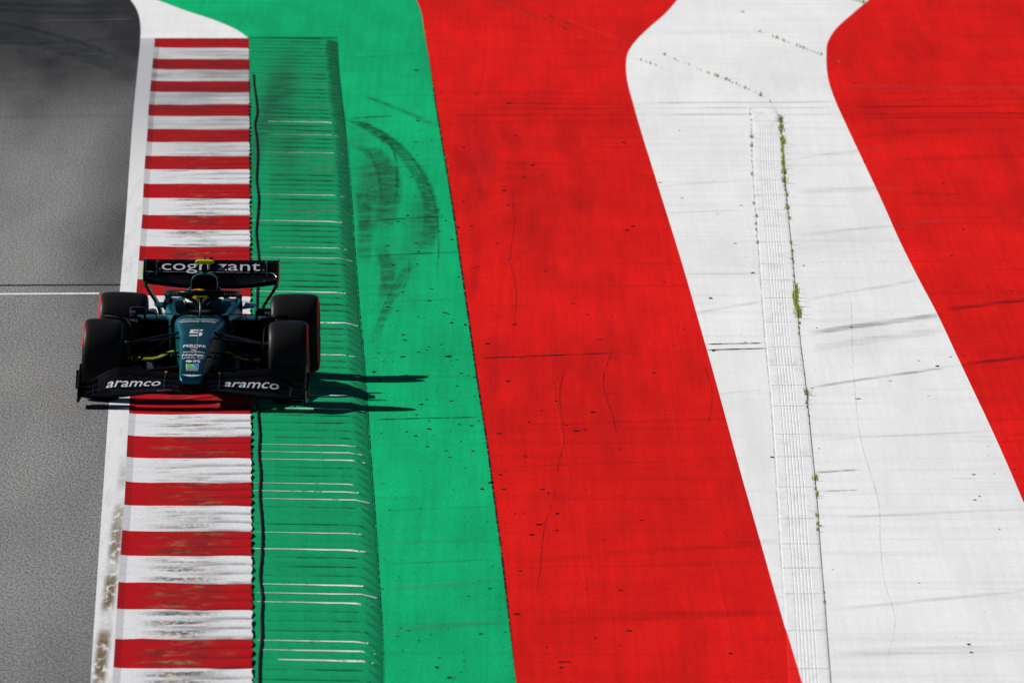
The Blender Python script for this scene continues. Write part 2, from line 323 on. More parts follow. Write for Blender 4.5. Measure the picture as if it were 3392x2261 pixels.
redA = sheet('red_runoff', ROWS, fE, fF, ZR, M['red']); tag(redA, kind='structure')
whiteA = sheet('white_runoff', ROWS, fF, fGL if False else fG, ZR, M['white']); tag(whiteA, kind='structure')
redB = sheet('red_runoff', ROWS, fG, None, ZR, M['red'], wr=45); tag(redB, kind='structure')
# lines painted or cut across the track
sl1 = mk('painted_line', [G(-900,679,.004),G(228,671.6,.004),G(228,675.4,.004),G(-900,683,.004)], [(3,2,1,0)], M['line']); tag(sl1, kind='structure')
jl = mk('track_joint', [G(-900,657.5,.004),G(276,652.2,.004),G(276,654.6,.004),G(-900,660.5,.004)], [(3,2,1,0)], M['soil']); tag(jl, kind='structure')

for pts, wy, mt in (([(-300,20),(-100,38),(0,53),(70,67),(140,85),(220,112),(300,145)],14,'mark'),([(-200,110),(0,100),(120,98),(220,92),(318,88)],8,'mark_soft'),
    ([(-200,16),(0,22),(150,30),(300,28)],10,'mark'),([(-200,60),(0,80),(100,98),(200,128),(300,170)],40,'mark_soft'),([(-200,5),(0,10),(150,14),(290,12)],14,'mark')):
    band('tyre_streak', pts, M[mt], track, wy=wy, z=0.004)
band('pale_streak', [(60,49),(180,47),(318,44)], M['pale'], track, wy=2.2, z=0.006)
# ------------------------------------------------------------------ red and white kerb
k_meas = [122.4,193.9,266.8,344.4,426.5,515.3,607.1,709.2,813.5,923,1040,1166,1300,1441.2,1592.9,1755.6,1926.5,2112.4,2312,2526]
RT = [v/K for v in k_meas]
Ystart = [G(400, v).y for v in RT]
def row_of(Y):                                    # picture row of a ground distance
    lo, hi = -800.0, 4000.0
    for _ in range(50):
        m = (lo+hi)/2
        if G(400, m).y > Y: lo = m
        else: hi = m
    return (lo+hi)/2
kerb = sheet('kerb', [y for y in rows(88, 1720, 8)], fB, fC, -0.030, M['soil']); tag(kerb, kind='structure')
def sstep(a, b, x):
    t = min(max((x-a)/(b-a), 0), 1); return t*t*(3-2*t)
def kz(u):
    return -(0.006 if u >= 0.055 else 0.006*u/0.055)-0.007*max(u-0.055, 0)/0.945
US = [0, 0.03, 0.055, 0.2, 0.35, 0.5, 0.65, 0.78, 0.88, 0.95, 1.0]
JIT = {}
def jit(b, u):                                    # hand-painted stripe borders wander a little
    if b not in JIT: JIT[b] = spline([(q/5, random.uniform(-.075, .075)) for q in range(6)])
    return JIT[b](u)
def kerb_block(Y0, Y1, mat, grow, b):
    V, F, U = [], [], []; NT = 30
    h3 = [0.021*random.uniform(0.85, 1.15) for _ in range(3)]
    nu = len(US)
    for j in range(NT+1):
        t = j/NT; Y = Y0+(Y1-Y0)*t; r = row_of(Y); q = t*3; i = min(int(q), 2); ph = q-i
        rd = abs(math.sin(math.pi*ph))**0.65*(1-0.25*ph)
        xl, xr = G(fB(r), r).x, G(fC(r), r).x+0.006*math.sin(Y*9)
        for u in US:
            z = kz(u)+h3[i]*grow*sstep(0.22, 1.0, u)*rd
            V.append((xl+(xr-xl)*u, Y+jit(b, u)*(1-t)+jit(b+1, u)*t, z)); U.append((u, abs(2*ph-1)))
    for j in range(NT):
        for k in range(nu-1): F.append((j*nu+k, (j+1)*nu+k, (j+1)*nu+k+1, j*nu+k+1))
    # right end face
    b0 = len(V)
    for j in range(NT+1):
        x, Y, z = V[j*nu+nu-1]; V.append((x+0.004, Y, -0.03)); U.append((1, 0.5))
    for j in range(NT): F.append((j*nu+nu-1, (j+1)*nu+nu-1, b0+j+1, b0+j))
    for jj in (0, NT):
        c0 = len(V)
        for k in range(nu): V.append((V[jj*nu+k][0], V[jj*nu+k][1], -0.03)); U.append((US[k], 0.5))
        for k in range(nu-1): F.append((jj*nu+k, jj*nu+k+1, c0+k+1, c0+k))
    o = mk('kerb_block', V, F, mat, kerb, uv=U); fixn(o)
    if o.data.polygons[0].normal.z < 0: o.data.flip_normals()
    return o
RIDGES = []
for k in range(len(Ystart)-1):
    Y0, Y2 = Ystart[k], Ystart[k+1]; Ym = Y0+(Y2-Y0)*(0.485 if k > 10 else 0.475)
    grow = min(1.0, 0.25+0.25*k)
    kerb_block(Y0, Ym, M['kred'], grow, 2*k); kerb_block(Ym, Y2, M['kwhite'], grow, 2*k+1)
    for i in range(3): RIDGES.append((Y0+(Ym-Y0)*i/3, Y0+(Ym-Y0)*(i+1)/3, 'r', k))
    for i in range(3): RIDGES.append((Ym+(Y2-Ym)*i/3, Ym+(Y2-Ym)*(i+1)/3, 'w', k))
# ------------------------------------------------------------------ green serrated kerb beside it
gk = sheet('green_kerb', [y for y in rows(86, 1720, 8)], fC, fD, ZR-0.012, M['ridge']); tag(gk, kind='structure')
UT = [0.0, 0.25, 0.5, 0.7, 0.87]
for n_, (Y0, Y1, kind, k) in enumerate(RIDGES):
    r0, r1 = row_of(Y0), row_of(Y1-0.0); h = 0.046*random.uniform(0.88, 1.1)*min(1, 0.2+0.2*k)
    x0a, x1a = G(fC(r0), r0).x, G(fD(r0), r0).x; x0b, x1b = G(fC(r1), r1).x, G(fD(r1), r1).x
    V, F, U = [], [], []
    crest = lambda u: -0.014-0.011*u/0.87-(0.0 if k > 3 else 0.0)
    dep = lambda u: (crest(u)-ZR)*0.96*min(1, .35+.16*k)*random.uniform(.93, 1.03)*(u/0.87)**1.4
    us = [0.0, 0.2, 0.4, 0.6, 0.75, 0.87+random.uniform(-0.02, 0.02)]; nq = len(us)
    for u in us: V.append((x0a+(x1a-x0a)*u, Y0, crest(u))); U.append((u, 0.0))
    V.append((x1a, Y0, ZR-0.001)); U.append((1, 0))
    for u in us: V.append((x0b+(x1b-x0b)*u, Y1, crest(u)-dep(min(u, .87)))); U.append((u, 1.0))
    V.append((x1b, Y1, ZR-0.002)); U.append((1, 1))
    for u in us: V.append((x0a+(x1a-x0a)*u, Y0+0.004, ZR-0.02)); U.append((u, 1))
    V.append((x1a, Y0+0.004, ZR-0.02)); U.append((1, 1))
    m = nq+1
    for i in range(nq-1): F.append((i, m+i, m+i+1, i+1))
    F.append((nq-1, m+nq-1, m+nq)); F.append((nq-1, m+nq, nq))
    for i in range(nq): F.append((i, i+1, 2*m+i+1, 2*m+i))
    F.append((0, 2*m, m))
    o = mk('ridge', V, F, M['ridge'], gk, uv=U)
    # worn paint and dark lines along the crest
    p_white = 0.93 if (kind == 'r' and k >= 12) else 0.5 if (kind == 'r' and k >= 8) else (0.16 if kind == 'r' else 0.05)
    mt = None
    if random.random() < p_white: mt, wd = M['worn_white'], random.uniform(0.09, 0.19)
    elif random.random() < (0.95 if k < 10 else 0.8): mt, wd = (M['worn_brown'] if (k < 9 and random.random() < .35) else M['dark_crest']), (random.uniform(0.10, 0.2) if k < 10 else random.uniform(0.05, 0.11))
    if mt and k < 19:
        ua = random.choice([0.02, 0.04, 0.08, 0.2]) if mt is not M['worn_brown'] else random.uniform(0.3, 0.6); ub = random.uniform(0.88, 0.99) if mt is M['worn_white'] else 0.9
        if k < 9: wd *= 0.75
        V, F = [], []; NN = 8; d = Y1-Y0
        for i in range(NN+1):
            u = ua+(ub-ua)*i/NN; x = x0a+(x1a-x0a)*u
            zt = crest(u) if u <= .86 else ZR+(crest(.86)-ZR)*(1-u)/.14
            dd = dep(min(u, .86)) if u <= .86 else 0.0
            tt = wd*(0.35+0.65*u)*random.uniform(0.8, 1.2)
            xb = x+(x0b-x0a)*tt
            zb_ = zt-dd*tt
            V += [(x, Y0+0.002, zt+0.003), (xb, Y0+d*tt, zb_+0.004)]
            if i: F.append((2*i-2, 2*i-1, 2*i+1, 2*i))
        mk('worn_and_dark_edge', V, F, mt, o, uv=[(i % 2, i//2/NN) for i in range(len(V))])
# ------------------------------------------------------------------ gutter of ribbed slabs
gut = sheet('gutter', rows(236, 1720, 6), fGL, fGR, ZR+0.003, M['gutter']); tag(gut, kind='structure')
Yg = [G(1760, 238).y]
while Yg[-1] > G(1760, 1640).y: Yg.append(Yg[-1]-random.choice([2.4, 2.5, 2.6, 3.4]))
prof = []                                             # (u, dz) across one slab
prof += [(0, 0.0), (0.015, 0.0018), (0.17, 0.003)]
for q in range(6):
    u = 0.24+q*0.088; prof += [(u, 0.003), (u+0.012, 0.0004), (u+0.018, 0.0004), (u+0.030, 0.003)]
prof += [(0.80, 0.003), (0.93, 0.003), (0.98, 0.0015), (1, 0.0)]
for i in range(len(Yg)-1):
    a, b = Yg[i]-0.02, Yg[i+1]+0.02; V, F = [], []; NS = 4; dz = random.uniform(-0.0015, 0.002)
    for j in range(NS+1):
        Y = a+(b-a)*j/NS; r = row_of(Y); xl, xr = G(fGL(r), r, ZR).x, G(fGR(r), r, ZR).x
        for u, z in prof: V.append((xl+(xr-xl)*u, Y, ZR+0.0045+z+dz*0.3))
    m = len(prof)
    for j in range(NS):
        for k in range(m-1): F.append((j*m+k, (j+1)*m+k, (j+1)*m+k+1, j*m+k+1))
    for jj, yy in ((0, a), (NS, b)):
        c0 = len(V)
        for k in range(m): V.append((V[jj*m+k][0], yy, ZR+0.001))
        for k in range(m-1): F.append((jj*m+k, jj*m+k+1, c0+k+1, c0+k))
    o = mk('gutter_slab', V, F, M['gutter'], gut); fixn(o)
# joints beside and before the gutter
def along(f, a, b, off=0, n=18): return [(f(y)+off, y) for y in np.linspace(a, b, n)]
band('joint', along(fGR, 245, 1580, 1.6, 40), M['gap'], whiteA, wx=3.0, z=ZR+0.0035)
band('joint', along(fGL, 250, 1420, -2.0, 40), M['crack_grey'], whiteA, wx=4.0, z=ZR+0.0035)
band('joint', along(fGL, -20, 236, 0, 14), M['crack_grey'], whiteA, wx=3, wy=1.5, z=ZR+0.0042)
band('joint', along(fGR, 20, 236, 0, 14), M['crack_grey'], whiteA, wx=3, wy=1.5, z=ZR+0.0042)
band('joint', along(fE, 60, 1600, -0.5, 60), M['joint'], verge, wx=5.0, z=ZR+0.004)
band('joint', along(fD, 300, 1600, 2.0, 40), M['joint'], verge, wx=3.2, z=ZR+0.003)
# joints cut across the painted concrete
for (x0, y0, x1, y1) in ((805,272,905,266),(818,509,1026,496),(835,588,1060,578),(838,695,1062,686),(846,870,1098,862),(846,963,1106,957),(860,1173,1138,1162),(800,135,985,122),(870,1295,1150,1283),(790,390,1010,380)):
    band('joint', [(x0, y0), ((x0+x1)/2, (y0+y1)/2-0.6), (x1, y1)], M['joint'] if y0 in (272, 509, 588, 963) else M['mark_thin'], verge, wy=1.7, n=4)
for (x0, y0, x1, y1) in ((1090,822,1420,809),(1420,812,1618,804),(1100,1020,1700,1016),(1270,905,1520,900),(1110,1305,1780,1290)):
    band('joint', [(x0, y0), ((x0+x1)/2, (y0+y1)/2), (x1, y1)], M['mark_thin'] if y0 != 822 else M['joint'], redA, wy=1.8, n=4)
for (x0, y0, x1, y1) in ((1618,790,1752,787),(1618,803,1764,799)):
    band('joint', [(x0, y0), ((x0+x1)/2, (y0+y1)/2), (x1, y1)], M['joint'], whiteA, wy=2.4, n=4)
for (x0, y0, x1, y1, wd) in ((1870,1084,1975,1077,5),(1886,1127,1972,1124,2.5),(1800,1083,1868,1082,3),(2180,1097,2250,1098,2)):
    band('tyre_scuff', [(x0, y0), ((x0+x1)/2, (y0+y1)/2), (x1, y1)], M['mark'], whiteA, wy=wd, n=4)
# ------------------------------------------------------------------ rubber left by tyres
for pts, wx, mt in (
    ([(795,268),(830,285),(880,312),(935,362),(972,420),(990,480),(985,540),(972,590)], 44, 'mark'),
    ([(812,275),(860,300),(905,335)], 46, 'mark'),
    ([(905,320),(955,375),(985,430),(1000,480),(1006,530),(1006,590),(1000,640)], 6, 'mark_soft'),
    ([(800,330),(850,345),(885,385),(898,430),(888,490),(870,540)], 62, 'mark_soft'),
    ([(880,305),(905,350),(912,410),(905,470)], 9, 'mark_soft'),
    ([(835,220),(890,240),(950,265),(998,290)], 26, 'mark_soft'),
    ([(845,340),(868,400),(876,460)], 9, 'mark_soft'),
    ([(945,600),(920,640),(890,700),(860,780)], 26, 'mark_soft'),
    ([(870,560),(890,620),(880,690)], 40, 'mark_soft'),
    ([(940,590),(935,640),(905,690)], 7, 'mark_soft'),
    ([(830,420),(838,520),(835,610)], 40, 'mark_soft')):
    band('tyre_mark', pts, M[mt], verge, wx=wx, z=ZR+0.0045)
for pts, wx, mt in (([(1022,330),(1060,365),(1090,420),(1110,480)], 40, 'mark_soft'), ([(1022,330),(1070,360),(1105,410)], 6, 'mark_soft'),
    ([(1035,400),(1075,450),(1090,520),(1095,600),(1080,700)], 34, 'mark_soft'), ([(1150,270),(1185,340),(1180,430),(1175,540)], 60, 'mark_soft'),
    ([(1225,360),(1240,450),(1245,560),(1265,680)], 80, 'mark_soft'), ([(1400,600),(1410,720),(1440,850)], 90, 'mark_soft'), ([(1290,250),(1330,420),(1340,520)], 60, 'mark_soft')):
    band('tyre_mark', pts, M['mark_red'], redA, wx=wx, z=ZR+0.0045)
for i, (x0, y0, x1, y1, wd, mt) in enumerate(((1005,236,1470,240,3,'mark_thin'),(1470,237,1925,233,2.5,'mark_thin'),(1925,233,2500,222,3,'mark_thin'),(1010,252,1480,248,2.5,'mark_thin'),(1480,249,1935,246,2.5,'mark_thin'),(1935,247,2500,240,3.2,'mark_thin'),
    (1005,266,1485,263,3,'mark_thin'),(1490,264,1945,262,3,'mark_thin'),(1945,263,2500,258,4,'mark_thin'),(1030,284,1490,276,2.2,'mark_thin'),(1940,272,2450,270,2,'mark_thin'),
    (1000,212,1450,215,7,'mark_faint'),(1905,200,2500,205,10,'mark_faint'),(1950,310,2600,285,14,'mark_faint'),(1985,370,2600,350,12,'mark_faint'),
    (1820,365,2060,335,7,'mark_faint'),(1820,440,2080,430,16,'mark_faint'),(1830,540,2230,500,8,'mark_faint'),(1840,690,2120,640,8,'mark_faint'),(1855,765,2170,720,14,'mark_thin'),(2160,712,2500,670,10,'mark_thin'),
    (1855,890,2200,838,7,'mark_thin'),(2200,838,2500,800,9,'mark_thin'),(1860,800,2180,755,20,'mark_faint'),(1870,1010,2330,985,5,'mark_faint'),(2300,1000,2600,960,14,'mark_faint'),(1560,630,1752,628,7,'mark_faint'),(1590,720,1752,690,8,'mark_faint'),
    (1500,430,1730,410,5,'mark_faint'),(1520,490,1730,480,4,'mark_faint'),(1640,905,1768,892,4,'mark_faint'),(1100,980,1690,960,8,'mark_faint'),(1120,1075,1720,1050,5,'mark_faint'),(1180,1290,1800,1240,18,'mark_faint'),(1190,1430,1800,1400,22,'mark_faint'),
    (870,1355,1150,1330,12,'mark_faint'),(870,1450,1170,1420,16,'mark_faint'),(1890,1190,2480,1160,7,'mark_faint'),(1900,1400,2400,1350,9,'mark_faint'),(1905,1500,2480,1480,22,'mark_faint'),(2090,442,2145,445,3,'mark'),(2150,445,2205,444,2,'mark'),(850,1250,1130,1232,6,'mark_faint'))):
    par = whiteA if 1480 <= x0 < 1930 else (redA if x0 < 1480 else redB)
    if par is not whiteA and x0 > 950: mt = {'mark_faint': 'faint_red', 'mark_thin': 'thin_red'}.get(mt, mt)
    band('tyre_streak', [(x0, y0), (x0*.65+x1*.35, y0*.65+y1*.35-0.8), (x0*.3+x1*.7, y0*.3+y1*.7+0.5), (x1, y1)], M[mt], par, wy=wd, z=ZR+0.0052+0.0002*(i % 5), n=4)
# hairline cracks and paint seams running along the run-off
for pts, mt, wx in (([(1277,1110),(1268,1150),(1252,1200),(1243,1260),(1240,1310),(1233,1345),(1238,1370)],'crack',3),([(1300,830),(1285,900),(1290,960),(1296,1010),(1282,1060),(1277,1110)],'crack',3),
    ([(1410,790),(1385,880),(1405,950),(1420,1010)],'crack',3),([(1320,1030),(1345,1080),(1355,1130),(1342,1200),(1355,1250)],'seam',3),([(1390,1310),(1380,1350),(1392,1390)],'seam',3),
    ([(1480,1300),(1500,1370),(1510,1440)],'seam',3),([(1600,1150),(1650,1330),(1700,1568)],'seam',5),([(1210,150),(1225,210),(1228,260)],'seam',3),([(1540,900),(1560,1020),(1590,1140)],'seam',4),([(1265,780),(1268,860),(1300,1050),(1340,1300),(1355,1500)],'seam',4),
    ([(1175,430),(1180,520),(1172,600),(1185,660),(1180,760)],'crack',2.5),([(1615,830),(1635,900),(1625,980)],'crack',2.5)):
    band('crack', pts, M[mt], redA, wx=wx, z=ZR+0.004)
for pts in ([(1890,600),(1950,680),(1955,760),(1960,860),(1975,1000),(2020,1180),(2020,1230),(2030,1330),(2055,1430),(2040,1500),(2030,1568)],):
    band('crack', pts, M['crack_grey'], whiteA, wx=1.8, z=ZR+0.004)

# ------------------------------------------------------------------ black cord lying in the green kerb
cp = [(580,172),(581,195),(586,232),(588,262),(583,285),(587,320),(589,360),(587,420),(591,450),(589,500),(586,535),(588,560),(592,600),(589,660),(587,730),(590,800),(592,870),(590,930),(591,960),(594,1000),(592,1040),(596,1090),(594,1140),(598,1190),(600,1225),(599,1270),(595,1330),(600,1372),(598,1420),(599,1460),(594,1510),(593,1560),(595,1640)]
def tube(path, rad, n=8, cap=True):
    P = [Vector(p) for p in path]; V, F = [], []; up0 = Vector((0, 0, 1))
    for i, p in enumerate(P):
        d = (P[min(i+1, len(P)-1)]-P[max(i-1, 0)]).normalized()
        s = d.cross(up0); s = s.normalized() if s.length > 1e-4 else Vector((1, 0, 0)); u = s.cross(d).normalized()
        r = rad[i] if isinstance(rad, list) else rad
        r = r if isinstance(r, tuple) else (r, r)
        for k in range(n):
            a = 2*math.pi*k/n; V.append(p+s*math.cos(a)*r[0]+u*math.sin(a)*r[1])
    for i in range(len(P)-1):
        for k in range(n): F.append((i*n+k, i*n+(k+1) % n, (i+1)*n+(k+1) % n, (i+1)*n+k))
    if cap: F += [tuple(range(n)), tuple(range((len(P)-1)*n, len(P)*n))[::-1]]
    return V, F
fcord = spline([(y, x) for x, y in cp])
path = []
for y in np.arange(172, 1640, 3.0):
    p = G(fcord(y)+1.5, y, -0.015); path.append((p.x, p.y, -0.0075))
cV, cF = tube(path, 0.0085, 6)
cord = mk('black_cord', cV, cF, M['cord'], smooth=True); fixn(cord)
tag(cord, 'thin wavy black cord lying along the green kerb beside the striped kerb', 'cord')

# ------------------------------------------------------------------ rubber crumbs
def crumbs():
    V, F = [], []
    ico = bmesh.new(); bmesh.ops.create_icosphere(ico, subdivisions=1, radius=1); iv = [v.co.copy() for v in ico.verts]; ifc = [tuple(v.index for v in f.verts) for f in ico.faces]; ico.free()
    def add(x, y, s):
        p = G(x, y, ZR); b = len(V); sx, sy, sz = s*random.uniform(.7, 1.6), s*random.uniform(.7, 2.2), s*random.uniform(.22, .45); a = random.uniform(-.6, .6)
        for v in iv:
            j = random.uniform(.75, 1.2); X, Y = v.x*sx*j, v.y*sy*j
            V.append((p.x+X*math.cos(a)-Y*math.sin(a), p.y+X*math.sin(a)+Y*math.cos(a), ZR+sz*0.8+v.z*sz*j))
        F.extend(tuple(b+i for i in f) for f in ifc)
    n = 0
    while n < 480:
        y = random.uniform(-10, 1600) if random.random() < .5 else random.uniform(200, 1150); x = random.uniform(850, 2400)
        zone = 1.0 if x < fE(y) else (0.62 if x < fF(y) else (0.10 if x < fG(y) else 0.16))
        if x < fD(y)+8 or abs(x-(fGL(y)+fGR(y))/2) < 45: continue
        if x > fE(y) and x < fF(y): zone *= max(0.15, 1-(x-fE(y))/420)
        if random.random() > zone: continue
        add(x, y, random.choice([.006, .008, .010, .013, .019])); n += 1
    for x, y, s in ((1238,1205,.024),(1187,1410,.022),(1290,1520,.018),(1305,1520,.016),(1322,990,.022),(1215,970,.018),(1280,1180,.016),(1970,916,.02),(1385,1240,.014),(1055,975,.014),(1030,820,.03)): add(x, y, s)
    return mk('rubber_crumbs', V, F, M['marble'])
tag(crumbs(), 'small black crumbs of tyre rubber scattered over the painted run-off', 'rubber', kind='stuff')

# ------------------------------------------------------------------ weeds in the joints
def tuft_mesh(name, n, hgt, mat, spread):
    V, F = [], []
    for _ in range(n):
        a = random.uniform(0, 2*math.pi); r = random.uniform(0, spread); bx, by = r*math.cos(a), r*math.sin(a)*1.5
        h = hgt*random.uniform(.5, 1.1); lean = random.uniform(.1, .65)*h; la = random.uniform(0, 2*math.pi); wd = random.uniform(.003, .0055); wa = random.uniform(0, math.pi)
        dx, dy = math.cos(la)*lean, math.sin(la)*lean; wx, wy = math.cos(wa)*wd, math.sin(wa)*wd; b = len(V)
        V += [(bx-wx, by-wy, 0), (bx+wx, by+wy, 0), (bx+dx*.35-wx*.9, by+dy*.35-wy*.9, h*.6), (bx+dx*.35+wx*.9, by+dy*.35+wy*.9, h*.6), (bx+dx, by+dy, h*(1-.3*lean/h*.6))]
        F += [(b, b+1, b+3, b+2), (b+2, b+3, b+4)]
    me = bpy.data.meshes.new(name); me.from_pydata(V, [], F); me.materials.append(mat); return me
TM = [tuft_mesh('weed_tuft', 34, .085, M['weed'], .035), tuft_mesh('weed_tuft', 22, .06, M['weed'], .025), tuft_mesh('weed_tuft', 46, .11, M['weed'], .045), tuft_mesh('weed_tuft', 16, .045, M['weed'], .02)]
TD = [tuft_mesh('dry_weed_tuft', 20, .045, M['dryweed'], .03)]
def tuft(x, y, size, meshes, name, label, group):
    o = bpy.data.objects.new(name, random.choice(meshes)); COL.objects.link(o); p = G(x, y, ZR); o.location = (p.x, p.y, ZR+0.003)
    o.rotation_euler.z = random.uniform(0, 6.28); o.scale = (size*.6, size*.85, size*1.12); tag(o, label, 'weed', group)
LR = ('green weed tuft in the gutter joint on the side away from the kerbs', 'weeds in the outer gutter joint')
for y, s in [(y, random.uniform(.55, 1.0)) for y in range(268, 405, 7)]+[(y, random.uniform(.4, .9)) for y in (412,421,430,440,452,463,474,482,492,505)]+[(562,.5),(580,.45),(588,.55),(598,.35),(606,.5),(618,.5),(637,.8),(652,.45),(664,1.0),(674,.95),(684,1.1),(692,.75),(704,.9),(712,1.1),(722,.8),(731,.7),(745,.6),(756,.6),(770,.45),(803,.4),(815,.35),(830,.3),(862,.35),(884,.4),(908,.7),(918,.85),(929,.95),(938,.7),(957,.55),(975,.35),(1090,.5),(1104,.55),(1112,.4),(1126,.35),(1138,.6),(1143,.5),(1188,.4),(1208,.55),(1221,.7),(1362,.5),(1386,.4)]:
    tuft(fGR(y)+random.uniform(0, 4), y, s, TM, 'weed_tuft', *[(t_, g_) for lim, t_, g_ in (
        (408, 'green weed tuft in the dense unbroken row just before the gutter bends', 'dense weed row by the gutter bend'),
        (520, 'green weed tuft in the thinning end of the dense row beside the gutter', 'thinning weed row beside the gutter'),
        (628, 'small lone weed tuft in the sparse stretch of outer gutter joint', 'sparse weeds in the outer gutter joint'),
        (775, 'bushy green weed clump in the thickest cluster beside the gutter', 'thick weed cluster beside the gutter'),
        (880, 'thin weed sprig beside the gutter across from two black cracks', 'weed sprigs near the black cracks'),
        (980, 'bright weed tuft in the short cluster beside the gutter', 'short weed cluster beside the gutter'),
        (1160, 'weed tuft in the outer gutter joint beside a black tyre scuff', 'weeds beside the tyre scuff'),
        (9999, 'isolated weed tuft in the bare end of the outer gutter joint', 'isolated weeds in the outer gutter joint')) if y < lim][0])
LL = ('small green weed tuft in the gutter joint on the side facing the kerbs', 'weeds in the inner gutter joint')
for y in (255,265,278,290,299,306,318,330,338,348,360,372,385,398,404,470,483,500,517,530,545,560): tuft(fGL(y)-3+random.uniform(-1, 2), y, random.uniform(.25, .55), TM, 'weed_tuft', *LL)
LB = ('small weed tuft where the gutter lines bend across the white paint', 'weeds beyond the gutter bend')
for y in (236,232,222,214,208,205,199,195,192,188,185,178,175,170,168,163,160,150,147,142,140,137,128): tuft(fGR(y)+random.uniform(-3, 3), y, random.uniform(.3, .6), TM, 'weed_tuft', *LB)
for y in (140,144,148,152,158): tuft(fGL(y)+random.uniform(-3, 3), y, random.uniform(.25, .4), TM, 'weed_tuft', *LB)
LU = ('weed tuft in the short slanting joint reaching the far red paint', 'weeds in the slanting joint')
for x in (1745,1752,1775,1785,1798,1803,1812,1830,1838,1846,1854,1862,1870,1878,1886,1905,1918,1928): tuft(x, 75+(x-1745)*.375, random.uniform(.3, .6), TM, 'weed_tuft', *LU)
for x in (1950,1958,1966,1974,1982,1990): tuft(x, (x-1950)*.3-1, random.uniform(.3, .6), TM, 'weed_tuft', 'weed tuft in the farthest joint where white paint meets red', 'weeds in the farthest joint')
LX = ('dry yellowish weed tuft in the slanting joint across red paint', 'dry weeds on red paint')
for x in list(range(1130, 1330, 7))+[1262,1268,1290,1300,1308,1315]:
    yy = (x-1130)*.40+random.uniform(-1.5, 1.5); tuft(x, yy-(14 if x in (1262,1268,1290,1300,1308,1315) else 0), random.uniform(.3, .7), TD, 'dry_weed_tuft', *LX)
LE = ('tiny weed tuft in the joint between green and red paint', 'weeds between green and red paint')
for y in (78,90,215,235,258,276,292,318,345,366,385,405,430): tuft(fE(y)+random.uniform(0, 3), y, random.uniform(.25, .4), TM, 'weed_tuft', *LE)
# ------------------------------------------------------------------ race car  (x across, y from nose to tail with the front axle at 0, z up)
def carbon(name, c=(0.003, 0.003, 0.0035), rough=0.27, spec=0.06):
    n = N(name); tc = n.n('ShaderNodeTexCoord').outputs['Object']
    v = n.noise(tc, (60, 60, 60), 2); n.put(n.b.inputs['Roughness'], n.ramp(v, 0.3, 0.7, rough*0.8, rough*1.25))
    n.b.inputs['Base Color'].default_value = (*c, 1); n.b.inputs['Specular IOR Level'].default_value = spec; return n.m
M['carbon'] = carbon('black_carbon'); M['matt'] = flat('matt_black', (0.004, 0.004, 0.004), 0.8, 0.1)
def teal():
    n = N('metallic_teal_paint'); tc = n.n('ShaderNodeTexCoord').outputs['Object']
    v = n.noise(tc, (420, 420, 420), 1); lw = n.n('ShaderNodeLayerWeight'); lw.inputs[0].default_value = 0.12
    c = n.mix(lw.outputs['Facing'], (0.0, 0.062, 0.105), (0.0, 0.30, 0.28)); n.L(c, n.b.inputs['Base Color'])
    n.b.inputs['Metallic'].default_value = 0.9; n.put(n.b.inputs['Roughness'], n.ramp(v, 0.3, 0.7, 0.30, 0.42))
    n.b.inputs['Coat Weight'].default_value = 0.03; n.b.inputs['Coat Roughness'].default_value = 0.06; n.b.inputs['Specular IOR Level'].default_value = 0.3; return n.m
M['teal'] = teal()
M['lime'] = flat('lime_paint', (0.42, 0.60, 0.0), 0.4, 0.3); M['lime_shaded'] = flat('shaded_lime_paint', (0.24, 0.31, 0.0), 0.5, 0.2); M['txt'] = flat('white_lettering', (0.52, 0.52, 0.57), 0.5, 0.2)  # second lime is the same paint with the floor lips' shade mixed in
def tyre_mat():
    n = N('tyre_rubber'); tc = n.n('ShaderNodeTexCoord').outputs['Object']
    v = n.noise(tc, (3, 40, 40), 3); return n.fin(n.mix(v, (0.006, 0.006, 0.0065), (0.010, 0.0098, 0.0098)), 0.45, 0.12)
M['tyre'] = tyre_mat(); M['tred'] = flat('red_sidewall_band', (0.50, 0.008, 0.014), 0.6, 0.1)
M['rim'] = flat('dark_wheel_cover', (0.015, 0.015, 0.016), 0.35, 0.4); M['silver'] = flat('bright_metal', (0.62, 0.62, 0.64), 0.25, 0.5, Metallic=1.0)
M['hyel'] = flat('yellow_helmet_shell', (0.80, 0.48, 0.01), 0.25, 0.5, Coat_Weight=0.6); M['visor'] = flat('dark_visor', (0.01, 0.012, 0.02), 0.08, 0.6)
M['hwhite'] = flat('white_helmet_band', (0.75, 0.75, 0.78), 0.3, 0.4); M['hred'] = flat('red_helmet_stripe', (0.65, 0.01, 0.01), 0.3, 0.4)
M['suit'] = flat('dark_green_race_suit', (0.004, 0.03, 0.03), 0.85, 0.15); M['glove'] = flat('yellow_glove', (0.70, 0.40, 0.01), 0.7, 0.2)
M['txtred'] = flat('red_lettering', (0.45, 0.005, 0.02), 0.5, 0.2); M['lgreen'] = flat('green_emblem', (0.10, 0.40, 0.03), 0.5, 0.2); M['lblue'] = flat('blue_emblem', (0.01, 0.22, 0.70), 0.5, 0.2)
M['grey'] = flat('pale_emblem', (0.45, 0.55, 0.62), 0.4, 0.3); M['orange'] = flat('orange_light_and_reflection', (0.75, 0.10, 0.01), 0.4, 0.3)

C0 = nat(647.5, 1324, 0.0)
car = empty('race_car', (C0.x, C0.y, -0.008), (0, 0.0095, -0.017))
tag(car, 'black and teal open-wheel race car with number 5 on its nose', 'race car')

